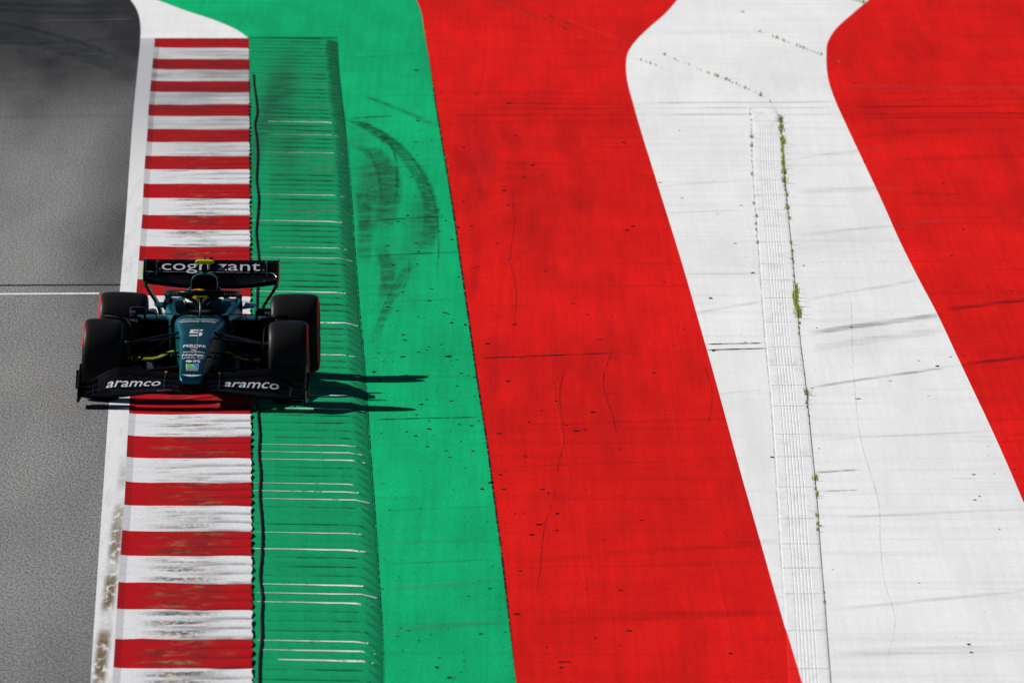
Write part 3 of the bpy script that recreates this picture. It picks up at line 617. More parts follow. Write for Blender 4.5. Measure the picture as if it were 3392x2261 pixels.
def loft(secs, closed=True, cap=True):
    V, F = [], []; n = len(secs[0])
    for s in secs: V += [tuple(p) for p in s]
    for i in range(len(secs)-1):
        for k in range(n if closed else n-1):
            F.append((i*n+k, i*n+(k+1) % n, (i+1)*n+(k+1) % n, (i+1)*n+k))
    if cap and closed: F += [tuple(range(n))[::-1], tuple(range((len(secs)-1)*n, len(secs)*n))]
    return V, F
def sec(y, hw, zb, zt, e=4.0, n=28, kb=1.0, kt=1.0, xc=0.0):
    out = []; zm, h = (zb+zt)/2, (zt-zb)/2
    for i in range(n):
        a = 2*math.pi*i/n; c, s = math.cos(a), math.sin(a)
        x = math.copysign(abs(c)**(2/e), c); z = math.copysign(abs(s)**(2/e), s)
        k = kb+(kt-kb)*(z+1)/2; out.append((xc+hw*k*x, y, zm+h*z))
    return out
def part(name, VF, mat, parent=None, smooth=True, bevel=0.0):
    o = mk(name, VF[0], VF[1], mat, parent or car, smooth); fixn(o)
    if bevel:
        b = o.modifiers.new('edge', 'BEVEL'); b.width = bevel; b.segments = 2; b.limit_method = 'ANGLE'; b.angle_limit = R(35)
    if smooth:
        try: o.data.set_sharp_from_angle(angle=R(42))
        except Exception: pass
    return o
def plate(outline, axis, off, th):
    """thick plate from a 2-D outline; axis 'x': outline is (y,z); 'y': outline is (x,z); 'z': outline is (x,y)"""
    def P(a, b, t): return {'x': (off+t, a, b), 'y': (a, off+t, b), 'z': (a, b, off+t)}[axis]
    n = len(outline); V = [P(a, b, -th/2) for a, b in outline]+[P(a, b, th/2) for a, b in outline]
    F = [tuple(range(n))[::-1], tuple(range(n, 2*n))]+[(i, (i+1) % n, n+(i+1) % n, n+i) for i in range(n)]
    return V, F
def ipl(x, xs, ys): return float(np.interp(x, xs, ys))
# ---- text as flat lettering laid on a surface
_tc = {}
def text_geo(body, bold=0.0):
    key = (body, bold)
    if key in _tc: return _tc[key]
    cu = bpy.data.curves.new('t', 'FONT'); cu.body = body; cu.size = 1; cu.offset = bold; cu.resolution_u = 3
    ob = bpy.data.objects.new('t', cu); COL.objects.link(ob); bpy.context.view_layer.update()
    me = bpy.data.meshes.new_from_object(ob.evaluated_get(bpy.context.evaluated_depsgraph_get()))
    V = np.array([v.co[:2] for v in me.vertices]); F = [tuple(p.vertices) for p in me.polygons]
    bpy.data.objects.remove(ob); bpy.data.curves.remove(cu); bpy.data.meshes.remove(me)
    V[:, 0] = (V[:, 0]-V[:, 0].min())/(np.ptp(V[:, 0]) or 1); V[:, 1] = (V[:, 1]-V[:, 1].min())/(np.ptp(V[:, 1]) or 1)
    _tc[key] = (V, F); return V, F
def lettering(body, fn, mat, parent, bold=0.0, name='lettering'):
    V, F = text_geo(body, bold)
    o = mk(name, [fn(a, b) for a, b in V], F, mat, parent); return o
# ---- nose and monocoque
NY = [-1.235, -1.21, -1.15, -1.0, -0.7, -0.4, 0.15, 0.6, 1.0, 1.18]
NZT = [0.268, 0.292, 0.318, 0.366, 0.448, 0.522, 0.596, 0.642, 0.672, 0.682]
NZB = [0.240, 0.240, 0.241, 0.242, 0.243, 0.245, 0.26, 0.20, 0.14, 0.12]
NHW = [0.085, 0.100, 0.108, 0.113, 0.122, 0.134, 0.157, 0.20, 0.235, 0.25]
nose = part('nose', loft([sec(y, hw, zb, zt, 5.0, 36, 0.92 if y < .3 else 0.8, 1.0) for y, zt, zb, hw in zip(NY, NZT, NZB, NHW)]), M['teal'])
def nose_pt(x, y, off=0.004):
    hw, zt, zb = ipl(y, NY, NHW), ipl(y, NY, NZT), ipl(y, NY, NZB); h = (zt-zb)/2; r = min(abs(x)/hw, .995)
    return (x, y, (zt+zb)/2+h*(1-r**5)**0.2+off)
YS = np.linspace(-1.2, 1.15, 400); CY = np.array([1347-71*y-1000*ipl(y, NY, NZT) for y in YS])   # apparent height of the nose top, front to back
def y_at(cy): return float(np.interp(-cy, -CY, YS))
def on_nose(xa, xb, ct, cb): return lambda a, b: nose_pt(xa+(xb-xa)*a, y_at(cb+(ct-cb)*b))
def nx(cx, cy): return (cx-1143-33*y_at(cy))/1000
def nose_text(body, c0, c1, ct, cb, mat=None, bold=0.0, name='lettering'):
    cm = (ct+cb)/2; return lettering(body, on_nose(nx(c0, cm), nx(c1, cm), ct, cb), mat or M['txt'], nose, bold, name)
five = [[(0.06,1),(1,1),(0.96,.80),(.30,.80),(.28,.62),(.80,.62),(.97,.52),(1,.36),(.97,.14),(.82,0),(0,0),(.06,.19),(.64,.19),(.72,.26),(.72,.36),(.64,.42),(0.0,.42)]]
f5 = on_nose(nx(1084, 748), nx(1202, 748), 718, 777)
bmv = [f5(*p) for p in five[0]]; mk('number', bmv, [tuple(range(len(bmv)))[::-1]], M['txt'], nose)
nose_text('GIRARD-PERREGAUX', 985, 1340, 620, 631, M['grey']); nose_text('WORLDWIDE  WATCHES', 1000, 1315, 638, 650, None, 0.02)
nose_text('PERONI', 1031, 1228, 852, 876, None, 0.03); nose_text('0.0%', 1095, 1160, 878, 890)
nose_text('SentinelOne', 1030, 1222, 911, 924, None, 0.012); nose_text('NetApp', 1022, 1222, 934, 959, None, 0.03)
nose_text('RAVENOL', 1020, 1140, 963, 977, None, 0.01); nose_text('VOSUP', 1152, 1212, 963, 978, M['grey']); nose_text('IFS', 1120, 1182, 990, 1012, None, 0.03)
nose_text('aramco', 1057, 1163, 1073, 1085)
def nose_poly(name, pts, mat, off=0.004):
    V = [nose_pt(nx(cx, cy), y_at(cy), off) for cx, cy in pts]; return mk(name, V, [tuple(range(len(V)))[::-1]], mat, nose)
nose_poly('emblem', [(1084+30*math.cos(a)-2, 1001+11*math.sin(a)) for a in np.linspace(0, 2*math.pi, 21)[:-1]], M['grey'])
nose_poly('emblem', [(1102+4.5*i, 900+(6 if i % 2 else -4)) for i in range(11)]+[(1146, 908), (1102, 908)], M['txt'])
nose_poly('emblem', [(1055,1024),(1168,1024),(1166,1070),(1058,1070)], M['grey']); nose_poly('emblem', [(1064,1028),(1110,1028),(1144,1067),(1066,1067)], M['lgreen'], .006)
nose_poly('emblem', [(1095,1028),(1160,1028),(1159,1067),(1146,1067),(1128,1042)], M['lblue'], .007)
nose_poly('emblem', [(1090,1040),(1118,1034),(1140,1058),(1122,1046)], M['txt'], .008)
for s in (-1, 1): nose_poly('wing_emblem', [(1108+s*4,1118),(1108+s*92,1116),(1108+s*78,1122),(1108+s*40,1132),(1108+s*12,1138),(1108,1136)][::s], M['grey'])
nose_poly('lettering', [(1072,1162),(1135,1162),(1135,1172),(1072,1172)], M['txtred'])
for s in (-1, 1):                                     # lime louvres on the flank of the monocoque
    for i in range(6):
        y0 = 0.62-0.02*i; z0 = 0.56-0.018*i
        hx = lambda y, z: s*(ipl(y, NY, NHW)*(0.8+0.2*min(1, max(0, (z-ipl(y, NY, NZB))/(ipl(y, NY, NZT)-ipl(y, NY, NZB)))))+0.003)
        mk('louvre', [(hx(y0, z0), y0+.10, z0), (hx(y0-.3, z0-.05), y0-.16, z0-.045), (hx(y0-.3, z0-.05), y0-.16, z0-.054), (hx(y0, z0), y0+.10, z0-.010)], [(0, 1, 2, 3)], M['lime'], nose)
# pitot rod and camera pods on the nose
part('pitot_tube', tube([(0.03, -0.36, .52), (0.03, -0.33, .60), (0.03, -.20, .63), (0.03, -.05, .635)], .006, 8), M['silver'])
for s in (-1, 1):
    part('nose_camera', loft([sec(y, hw, .44-h, .44+h, 2.5, 14, xc=s*.185) for y, hw, h in ((-.72,.006,.006),(-.70,.02,.02),(-.60,.024,.024),(-.5,.016,.016),(-.47,.004,.004))]), M['carbon'])
    part('camera_bracket', tube([(s*.12, -.6, .43), (s*.185, -.6, .44)], (.008), 6), M['carbon'])
# ---- cockpit surround
def ush(y, hwo, hwi, zb, zt, zf):
    pts = [(hwo*.93, zb), (hwo, zb+(zt-zb)*.35), (hwo*1.0, zt-.06), (hwo*.955, zt-.012), (hwo*.90, zt), (hwi, zt-.004), (hwi-.02, zt-.03), (hwi-.03, zf), (0, zf)]
    R_ = [(x, y, z) for x, z in pts]; return R_+[(-x, y, z) for x, _, z in R_[-2::-1]]
tub = part('cockpit_surround', loft([ush(1.16,.262,.17,.14,.684,.50), ush(1.3,.285,.215,.14,.694,.42), ush(1.5,.315,.235,.14,.712,.36), ush(1.75,.335,.245,.14,.735,.36), ush(2.0,.345,.235,.14,.752,.36), ush(2.16,.345,.20,.14,.768,.36)], closed=False), M['teal'])
tub.data.materials.append(M['matt'])
for pf in tub.data.polygons:
    c_ = pf.center
    if abs(c_.x) < (.15 if c_.y < 1.25 else .232) and pf.normal.z < 0.75 or (abs(c_.x) < .2 and c_.z < .6): pf.material_index = 1
part('cockpit_lining', loft([[(x*.9, y, z) for x, z in ((-.2,.68),(-.2,.38),(.2,.38),(.2,.68))] for y in (1.2, 2.14)], closed=False), M['matt'], tub, False)
part('windscreen', loft([[(x, 1.17+.05*(1-(x/.17)**2)*-1, .682+z) for x in np.linspace(-.17, .17, 9)] for z in (0, .028)], closed=False), M['matt'], tub)
for s in (-1, 1):
    part('headrest', loft([sec(y, .05, .60, .775, 3, 16, xc=s*.205) for y in (1.72, 1.9, 2.15)]), M['teal'], tub)
# ---- engine cover with air intake
ec = part('engine_cover', loft([sec(y, hw, zb, zt, e, 32, 1.0, kt) for y, hw, zb, zt, e, kt in ((2.1,.345,.14,.775,4,.75),(2.4,.36,.14,.765,3.4,.6),(2.9,.34,.12,.72,3,.45),(3.4,.25,.12,.62,2.6,.4),(3.85,.15,.14,.50,2.4,.5),(4.1,.09,.18,.42,2.2,.7))]), M['teal'])
ab_o = [(2.10,.117,.80,.985),(2.16,.119,.80,.99),(2.35,.115,.74,.985),(2.7,.085,.66,.94),(3.2,.045,.55,.82),(3.75,.014,.44,.62),(4.0,.006,.40,.50)]
ab = part('air_intake', loft([sec(y, hw, zb, zt, 2.9, 32) for y, hw, zb, zt in ab_o], cap=False), M['teal'])
part('intake_mouth', loft([sec(2.100,.112,.806,.980,2.9,32), sec(2.14,.100,.812,.970,2.9,32), sec(2.4,.08,.82,.95,2.9,32)], cap=False), M['matt'], ab)
part('intake_duct', loft([sec(2.4,.081,.82,.95,2.9,32), sec(2.41,.02,.87,.9,2.9,32)]), M['matt'], ab)
part('intake_rim', loft([sec(2.10,.118,.799,.986,2.9,32), sec(2.092,.115,.803,.983,2.9,32), sec(2.10,.111,.807,.979,2.9,32)], cap=False), M['teal'], ab)
for s in (-1, 1): part('roll_hoop_strut', tube([(s*.11, 2.2, .86), (s*.17, 2.3, .79), (s*.23, 2.5, .70)], (.022, .018), 10), M['teal'], ab)
tc_ = part('roll_camera', loft([sec(2.2+dy, .083*k, 1.090-.0185*k2, 1.090+.0185*k2, 4, 20) for dy, k, k2 in ((-.06,.96,.7),(-.05,1,1),(.04,1,1),(.09,.9,.5))]), M['lime'])
part('camera_stalk', loft([sec(2.21, .022, .97, 1.076, 4, 12), sec(2.29, .022, .97, 1.068, 4, 12)]), M['matt'], tc_)
part('antenna', tube([(0.0, 2.2, 1.10), (0.0, 2.21, 1.14)], .006, 6), M['matt'], tc_); part('antenna', tube([(0.055, 2.24, 1.10), (0.055, 2.25, 1.127)], .013, 8), M['matt'], tc_)
# ---- halo
hp = [(s_*x, y, z) for s_, x, y, z in [(-1,.30,2.10,.735),(-1,.318,2.0,.785),(-1,.325,1.85,.822),(-1,.318,1.62,.842),(-1,.27,1.40,.858),(-1,.17,1.24,.868),(-1,.08,1.17,.872),(1,.0,1.15,.874)]]
hp += [(-x, y, z) for x, y, z in hp[-2::-1]]
hs = [np.array(hp)[:, i] for i in range(3)]; tt = np.arange(len(hp)); fsp = [spline(list(zip(tt, h))) for h in hs]
hpath = [tuple(f(t) for f in fsp) for t in np.linspace(0, len(hp)-1, 61)]
halo = part('halo', tube(hpath, (.026, .030), 12), M['carbon'])
part('pillar', tube([(0, 1.165, .876), (0, 1.13, .83), (0, 1.08, .77), (0, 1.02, .70), (0, .97, .655)], [(.05, .03), (.022, .026), (.012, .024), (.010, .024), (.011, .03)], 12), M['carbon'], halo)
for s in (-1, 1):
    part('gusset', tube([(s*.20, 1.265, .862), (s*.11, 1.19, .838), (s*.045, 1.15, .80), (s*.012, 1.09, .74)], [(.012, .016), (.016, .02), (.016, .018), (.008, .01)], 10), M['carbon'], halo)
    part('fairing', tube([(s*.318, 2.0, .79), (s*.327, 1.9, .76), (s*.338, 1.8, .72)], [(.02, .03), (.022, .04), (.02, .05)], 10), M['teal'], halo)
    def hl(a, b, s=s):
        x = (-.305+.10*a) if s < 0 else (.205+.10*a); i = np.argmin([abs(p[0]-x)+(0 if p[1] < 1.85 else 9) for p in hpath]); q = hpath[i]
        return (x, q[1]-.040, q[2]-.014+.028*b)
    lettering('juniper', hl, M['txt'], halo, 0.01)
part('lime_tab', loft([[(x, 1.112-.02*(1-(x/.06)**2), .845+z) for x in np.linspace(-.06, .06, 7)] for z in (0, .014)], closed=False), M['lime'], halo)
# ---- side pods, floor
for s in (-1, 1):
    sp = part('sidepod', loft([sec(y, hw, zb, zt, e, 26, kb, 1, xc=s*xc) for y, hw, zb, zt, e, kb, xc in ((1.34,.195,.30,.632,6,.95,.455),(1.36,.20,.295,.640,6,.95,.455),(1.6,.215,.27,.645,5,.92,.455),(2.1,.22,.20,.62,4.5,.85,.45),(2.7,.20,.14,.54,4,.8,.42),(3.2,.14,.12,.40,3.4,.8,.36),(3.6,.06,.12,.26,3,.8,.30))], cap=False), M['teal'])
    part('inlet', loft([sec(1.338,.188,.306,.622,6,26,.95,1,xc=s*.455), sec(1.5,.16,.34,.60,6,26,xc=s*.455), sec(1.9,.14,.36,.58,6,26,xc=s*.45)], cap=False), M['matt'], sp)
    part('radiator', loft([sec(1.9,.141,.36,.58,6,26,xc=s*.45), sec(1.92,.141,.36,.58,6,26,xc=s*.45)]), M['matt'], sp)
    pan = part('side_panel', loft([[(s*(.655+.02*q), y, z) for q, y, z in ((0,1.28,.30),(1,1.26,.50),(.5,1.27,.62),(-1,1.29,.655),(-4,1.31,.66))], [(s*(.655+.02*q), y, z) for q, y, z in ((0,1.75,.30),(1,1.75,.5),(.5,1.75,.61),(-1,1.75,.65),(-4,1.75,.655))]], closed=False), M['carbon'], sp)
    sm = pan.modifiers.new('thick', 'SOLIDIFY'); sm.thickness = .012
    fr = part('front_vane', plate([(s*.53, .36), (s*.655, .36), (s*.668, .52), (s*.655, .64), (s*.60, .655), (s*.53, .65)], 'y', 1.30, .012), M['carbon'], sp, False, .004)
    if s < 0: lettering('DARLE.', lambda a, b: (-.648+.085*a, 1.288, .618-.012*a+.022*b), M['txt'], sp, 0.02)
    # mirrors
    mi = part('mirror', loft([sec(y, hw, .715-h, .715+h, 5, 20, xc=s*.56) for y, hw, h in ((1.10,.06,.028),(1.115,.072,.034),(1.2,.073,.034),(1.23,.066,.03))]), M['carbon'])
    part('mirror_stay', tube([(s*.49, 1.16, .69), (s*.36, 1.2, .688), (s*.255, 1.24, .685)], (.010, .005), 8), M['carbon'], mi)
    part('mirror_stay', tube([(s*.50, 1.18, .685), (s*.495, 1.25, .64)], (.012, .012), 8), M['teal'], mi); part('mirror_stay', tube([(s*.40, 1.2, .69), (s*.40, 1.4, .63)], (.006, .010), 8), M['teal'], mi)
    bx0 = -.628 if s < 0 else .575
    lettering('BOSS', lambda a, b, bx0=bx0: (bx0+.05*a, 1.0995, .700+.022*b), M['txt'] if s < 0 else M['grey'], mi, 0.02)
    # shoulder winglet beside the cover
    part('shoulder_winglet', loft([[(s*x, y, z+t) for x, y, z in ((.34,2.3,.66),(.44,2.35,.672),(.46,2.45,.68),(.36,2.5,.69))] for t in (0, .02)]), M['teal'], None, False)
fl = part('floor', plate([(-.30,.75),(.30,.75),(.52,.95),(.70,1.05),(.78,1.3),(.80,1.9),(.80,3.1),(.62,3.25),(.45,3.8),(-.45,3.8),(-.62,3.25),(-.80,3.1),(-.80,1.9),(-.78,1.3),(-.70,1.05),(-.52,.95)], 'z', .075, .03), M['carbon'], None, False)
for s in (-1, 1):
    path = [(s*.235,.98,.372),(s*.30,.95,.345),(s*.36,.92,.318),(s*.42,.90,.306),(s*.48,.90,.305),(s*.54,.90,.312)]
    part('floor_lip', tube(path, [(.03, .008)]+[(.035, .012)]*4+[(.03, .012)], 8), M['lime_shaded'], fl)
    part('inlet_roof', loft([[(x, y+.02, z-.006) for x, y, z in path], [(x, y+.5, z+.03) for x, y, z in path]], closed=False), M['carbon'], fl, False)
    for q, xx in enumerate((.30, .40, .50, .60)):
        part('fence', plate([(.92-.03*q,.06),(1.6,.06),(1.6,.30),(1.05,.30),(.94,.27)], 'x', s*xx, .008), M['carbon'], fl, False)
    part('floor_edge', plate([(1.3,.07),(3.0,.07),(3.0,.13),(2.2,.16),(1.4,.13)], 'x', s*.80, .012), M['carbon'], fl, False)
gb = part('gearbox', loft([sec(y, hw, zb, zt, 3, 20) for y, hw, zb, zt in ((3.3,.2,.10,.42),(3.7,.14,.14,.42),(4.15,.09,.2,.40),(4.3,.05,.26,.36))]), M['carbon'])
part('rain_light', loft([sec(4.31,.04,.26,.36,4,12), sec(4.33,.04,.27,.35,4,12)]), M['orange'], gb)
df = part('diffuser', loft([[(x, y, z) for x in np.linspace(-.5, .5, 5)] for y, z in ((3.2,.08),(3.6,.12),(4.0,.26),(4.1,.30))], closed=False), M['carbon'])
df.modifiers.new('thick', 'SOLIDIFY').thickness = .01
# ---- wheels
def wheel(x, y, rr, hw, side, front):
    w_ = empty('wheel'); w_.parent = car; w_.location = (x, y, rr); w_.rotation_euler = (0, side*R(2.0 if front else 1.2)*-1, 0)
    pr = [(-hw*.74,.235),(-hw*.90,.245),(-hw*.985,.275),(-hw,.295),(-hw*.985,rr*.885),(-hw*.93,rr*.935),(-hw*.82,rr*.968),(-hw*.62,rr*.986),(-hw*.3,rr*.997),(0,rr)]
    pr = pr+[(-a, b) for a, b in pr[-2::-1]]; NA = 72
    def ring(p): return [[(a, r*math.cos(t), r*math.sin(t)) for a, r in p] for t in np.linspace(0, 2*math.pi, NA+1)[:-1]]
    def rev(name, p, mat, arcs=None):
        S = ring(p); V, F = [], []; n = len(p)
        for s_ in S: V += s_
        for i in range(NA):
            if arcs and not any(lo <= i < hi for lo, hi in arcs): continue
            j = (i+1) % NA
            for k in range(n-1): F.append((i*n+k, i*n+k+1, j*n+k+1, j*n+k))
        return part(name, (V, F), mat, w_)
    ty = rev('tyre', pr, M['tyre'])
    sg = side
    bandp = [(sg*(hw*1.0+.003),.292),(sg*(hw*.99+.003),rr*.872),(sg*(hw*.955+.003),rr*.915),(sg*(hw*.93+.003),rr*.935)]
    rev('red_band', bandp, M['tred'], [(2,14),(17,31),(38,52),(55,69)] if front else [(0,33),(37,70)])
    rm = rev('rim', [(-hw*.74,.238),(-hw*.7,.225),(hw*.7,.225),(hw*.74,.238)], M['rim'])
    rev('wheel_cover', [(sg*hw*.72,.234),(sg*hw*.80,.19),(sg*hw*.82,.06),(sg*hw*.86,.035),(sg*hw*.86,.001)], M['rim'])
    rev('brake_drum', [(-sg*hw*.6,.22),(-sg*hw*.95,.20),(-sg*hw*1.0,.10),(-sg*hw*1.0,.001)], M['matt'])
    return w_
FH, RH = .174, .218
for s in (-1, 1):
    wheel(s*(1.0-FH), 0.0, .36, FH, s, True); wheel(s*(.995-RH), 3.6, .36, RH, s, False)
    # front suspension
    for nm, a, b, r in (('upper_wishbone',(.15,.05,.555),(.64,-.02,.50),(.030,.010)),('upper_wishbone',(.18,.55,.56),(.64,.02,.50),(.028,.010)),('lower_wishbone',(.12,-.05,.30),(.66,-.02,.23),(.030,.010)),('lower_wishbone',(.14,.55,.27),(.66,.02,.23),(.028,.010)),('push_rod',(.16,.12,.60),(.63,.0,.27),(.016,.010)),('track_rod',(.13,-.16,.44),(.64,-.12,.40),(.020,.008))):
        part(nm, tube([(s*a[0], a[1], a[2]), (s*b[0], b[1], b[2])], r, 10), M['carbon'])
    for nm, a, b, r in (('rear_upper_wishbone',(.12,3.3,.42),(.60,3.58,.48),(.03,.010)),('rear_upper_wishbone',(.10,3.9,.42),(.60,3.62,.48),(.03,.010)),('rear_lower_wishbone',(.12,3.2,.20),(.60,3.58,.22),(.03,.010)),('rear_lower_wishbone',(.08,3.95,.22),(.60,3.62,.22),(.03,.010)),('drive_shaft',(.1,3.6,.34),(.62,3.6,.36),(.025,.025))):
        part(nm, tube([(s*a[0], a[1], a[2]), (s*b[0], b[1], b[2])], r, 10), M['carbon'])
    part('brake_duct', loft([sec(y, .03, .18, .52, 4, 16, xc=s*.625) for y in (-.14, .16)]), M['carbon']); part('brake_duct', loft([sec(y, .05, .2, .56, 4, 16, xc=s*.52) for y in (3.42, 3.8)]), M['carbon'])
    # curved deflector over the front wheel
    dp = [(.588,.30),(.583,.45),(.584,.58),(.598,.655),(.635,.705),(.69,.735),(.76,.752),(.82,.756)]
    fs = spline(list(zip(range(len(dp)), [p[0] for p in dp]))), spline(list(zip(range(len(dp)), [p[1] for p in dp])))
    q = [(fs[0](t), fs[1](t)) for t in np.linspace(0, len(dp)-1, 29)]
    cs = []
    for i, (x, z) in enumerate(q):
        t = i/28; d = .20 if t < .5 else .20-.17*(t-.5)/.5; y0 = .10+(.04*t)
        d2 = q[min(i+1, 28)][0]-q[max(i-1, 0)][0], q[min(i+1, 28)][1]-q[max(i-1, 0)][1]; L_ = math.hypot(*d2); nx_, nz_ = -d2[1]/L_*.008, d2[0]/L_*.008
        cs.append([(s*(x-nx_), y0-.02, z-nz_), (s*(x+nx_), y0-.02, z+nz_), (s*(x+nx_), y0+d, z+nz_-.02*t), (s*(x-nx_), y0+d, z-nz_-.02*t)])
    part('wheel_deflector', loft(cs), M['carbon'])
# ---- front wing
def fw(x, s):
    a = abs(x)
    yl = -1.285+.17*a*a; yt = -.80+.14*a
    zl = ipl(a, [0,.12,.2,.35,.6,.8,1.0], [.150,.158,.176,.158,.118,.112,.112]); zt = ipl(a, [0,.12,.35,.55,.66,.74,.82,.90,1.0], [.285,.30,.315,.335,.345,.318,.272,.225,.20])
    return (x, yl+(yt-yl)*s, zl+(zt-zl)*s-.028*math.sin(math.pi*s))
def element(name, s0, s1, x0, x1, th, nst, parent):
    secs = []
    for x in np.linspace(x0, x1, nst):
        up, lo = [], []
        for c in (0, .06, .2, .45, .75, 1.0):
            p = fw(x, s0+(s1-s0)*c); t = th*(1.9*math.sqrt(c)*(1-c)*1.4+.10*(1-c)+.06)
            up.append((p[0], p[1]-.2*t*.4, p[2]+t*.5)); lo.append((p[0], p[1]+.2*t*.4, p[2]-t*.6))
        secs.append(up+lo[::-1])
    return part(name, loft(secs), M['carbon'], parent)
wing = element('front_wing', 0.0, .31, -.985, .985, .022, 61, None)
for s in (-1, 1):
    fl_ = [element('flap', a, b, s*.112, s*.985, .012, 36, wing) for a, b in ((.325,.545), (.56,.775), (.79,1.0))]
    ep = [(-1.16,.070),(-1.13,.055),(-.62,.055),(-.52,.09),(-.50,.34),(-.58,.365),(-.68,.36),(-.88,.285),(-1.10,.205),(-1.17,.16)]
    e_ = part('endplate', plate(ep, 'x', s*.995, .016), M['carbon'], wing, False, .005)
    part('footplate', loft([[(s*.99,-1.13,.062),(s*1.012,-1.10,.058),(s*1.012,-1.10,.072),(s*.99,-1.13,.078)],[(s*.99,-.6,.062),(s*1.02,-.6,.056),(s*1.02,-.6,.07),(s*.99,-.6,.078)]]), M['carbon'], wing, False)
    part('dive_plane', loft([[(s*1.003,-.98,.17),(s*1.028,-.96,.165),(s*1.028,-.96,.171),(s*1.003,-.98,.176)],[(s*1.003,-.62,.30),(s*1.032,-.62,.30),(s*1.032,-.62,.306),(s*1.003,-.62,.306)]]), M['carbon'], wing, False)
    xa, xb = (-.760,-.285) if s < 0 else (.275,.755)
    def wl(a, b, xa=xa, xb=xb, s=s):
        x = xa+(xb-xa)*a+.02*b; p = fw(x, .385+.215*b); return (p[0], p[1]-.004, p[2]+.013)
    lettering('aramco', wl, M['txt'], wing, 0.008)
    for st, xx in ((.32,.24),(.55,.24),(.78,.24),(.32,.87),(.55,.87)):           # flap brackets
        p = fw(s*xx, st); part('flap_bracket', plate([(p[1]-.035,p[2]+.0),(p[1]+.045,p[2]+.015),(p[1]+.03,p[2]+.034),(p[1]-.02,p[2]+.022)], 'x', s*xx, .006), M['silver'], wing, False)
    p = fw(s*.235, .93); part('adjuster_tab', loft([sec(p[1]-.02, .010, p[2]+.004, p[2]+.020, 3, 10, xc=p[0]), sec(p[1]+.02, .010, p[2]+.008, p[2]+.024, 3, 10, xc=p[0])]), M['lime'], wing)
    part('nose_pylon', loft([sec(y, .010, .17, .25, 3, 10, xc=s*.09) for y in (-1.15, -.95)]), M['carbon'], wing)
    part('leading_trim', tube([tuple(np.array(fw(s*x, .02))+np.array((0, -.004, .008))) for x in np.linspace(.17, .30, 8)], (.007, .005), 8), M['silver'] if s < 0 else M['carbon'], wing)
# ---- rear wing
def rw(x, s, lo, hi): return tuple(np.array(lo)*(1-s)+np.array(hi)*s)
def relem(name, le, te, th, sag, parent, span=.60, nst=41):
    secs = []
    for x in np.linspace(-span, span, nst):
        a = abs(x)/.60; dz = sag(a); up, lo = [], []
        for c in (0, .05, .18, .4, .7, 1.0):
            y = le[0]+(te[0]-le[0])*c; z = le[1]+dz*(1-c)+(te[1]-le[1])*c-.03*math.sin(math.pi*c)*(le[1] < .8)
            t = th*(1.9*math.sqrt(c)*(1-c)*1.3+.12*(1-c)+.06); up.append((x, y-t*.3, z+t*.5)); lo.append((x, y+t*.3, z-t*.6))
        secs.append(up+lo[::-1])
    return part(name, loft(secs), M['carbon'], parent)
rwing = relem('rear_wing', (3.93,.752), (4.17,.868), .045, lambda a: .055*max(0, a-.35)**1.6*2.0, None)
flap = relem('flap', (4.14,.874), (4.30,.972), .018, lambda a: 0.0, rwing, .598)
lettering('cognizant', lambda a, b: (-.455+.895*a, 4.14+.16*((.858+.098*b)-.874)/.098-.020, .858+.098*b+.004), M['txt'], flap, 0.0)
for s in (-1, 1):
    ep = [(3.86,.81),(3.98,.775),(4.28,.775),(4.38,.82),(4.40,.945),(4.37,.985),(4.10,.985),(3.98,.96),(3.88,.86)]
    part('endplate', plate(ep, 'x', s*.607, .014), M['carbon'], rwing, False, .005)
    st = [(.605,.82,3.98,4.30),(.594,.765,3.96,4.28),(.570,.715,3.94,4.24),(.530,.655,3.92,4.20),(.492,.595,3.92,4.18),(.465,.53,3.92,4.18),(.452,.42,3.92,4.18),(.445,.28,3.92,4.16)]
    part('endplate_stem', loft([[(s*(x-.018), y0, z), (s*(x+.012), y0+.02, z), (s*(x+.012), y1, z), (s*(x-.018), y1, z)] for x, z, y0, y1 in st]), M['carbon'], rwing)
    part('endplate_strip', loft([[(s*(.617+.001*i), 3.87+.04*i, z), (s*(.622+.001*i), 3.90+.04*i, z), (s*(.617+.001*i), 3.93+.04*i, z)] for i, z in ((0,.82),(1,.86),(2,.91))]), M['lime'] if s < 0 else M['orange'], rwing)  # lime strip on the left; on the right a reflection painted orange
    part('lime_tip', loft([[(s*.592, 3.905, z), (s*.612, 3.90, z), (s*.602, 3.92, z)] for z in (.745, .79)]), M['lime'] if s < 0 else M['orange'], rwing)  # right tip repeats the painted orange reflection
    part('slot_bracket', plate([(4.10,.80),(4.20,.86),(4.27,.955),(4.285,.975),(4.23,.965),(4.12,.88)], 'x', s*.50, .006), M['silver'], rwing, False)
    part('slot_glint', tube([(s*.44, 4.128, .872), (s*.52, 4.12, .872), (s*.565, 4.10, .864), (s*.592, 4.06, .838)], .004, 6), M['silver'], rwing)  # bright tubes put in as the glint of sunlit wing edges
    for xx, zz, yy in ((.47,.890,4.15),(.49,.955,4.255),(.485,.80,3.97)): part('lime_dot', loft([sec(yy-.006, .010, zz-.006, zz+.010, 2, 10, xc=s*xx), sec(yy+.01, .010, zz-.006, zz+.010, 2, 10, xc=s*xx)]), M['lime'], rwing)
part('beam_wing', loft([[(x, y, z) for x in np.linspace(-.45, .45, 5)] for y, z in ((4.0,.36),(4.15,.42))], closed=False), M['carbon'], rwing).modifiers.new('thick', 'SOLIDIFY').thickness = .012
part('drs_pod', loft([sec(y, .03*k, .885+dz, .955+dz, 3, 14) for y, k, dz in ((4.0,.3,.0),(4.04,1,.0),(4.2,1,.02),(4.28,.6,.03))]), M['matt'], rwing)
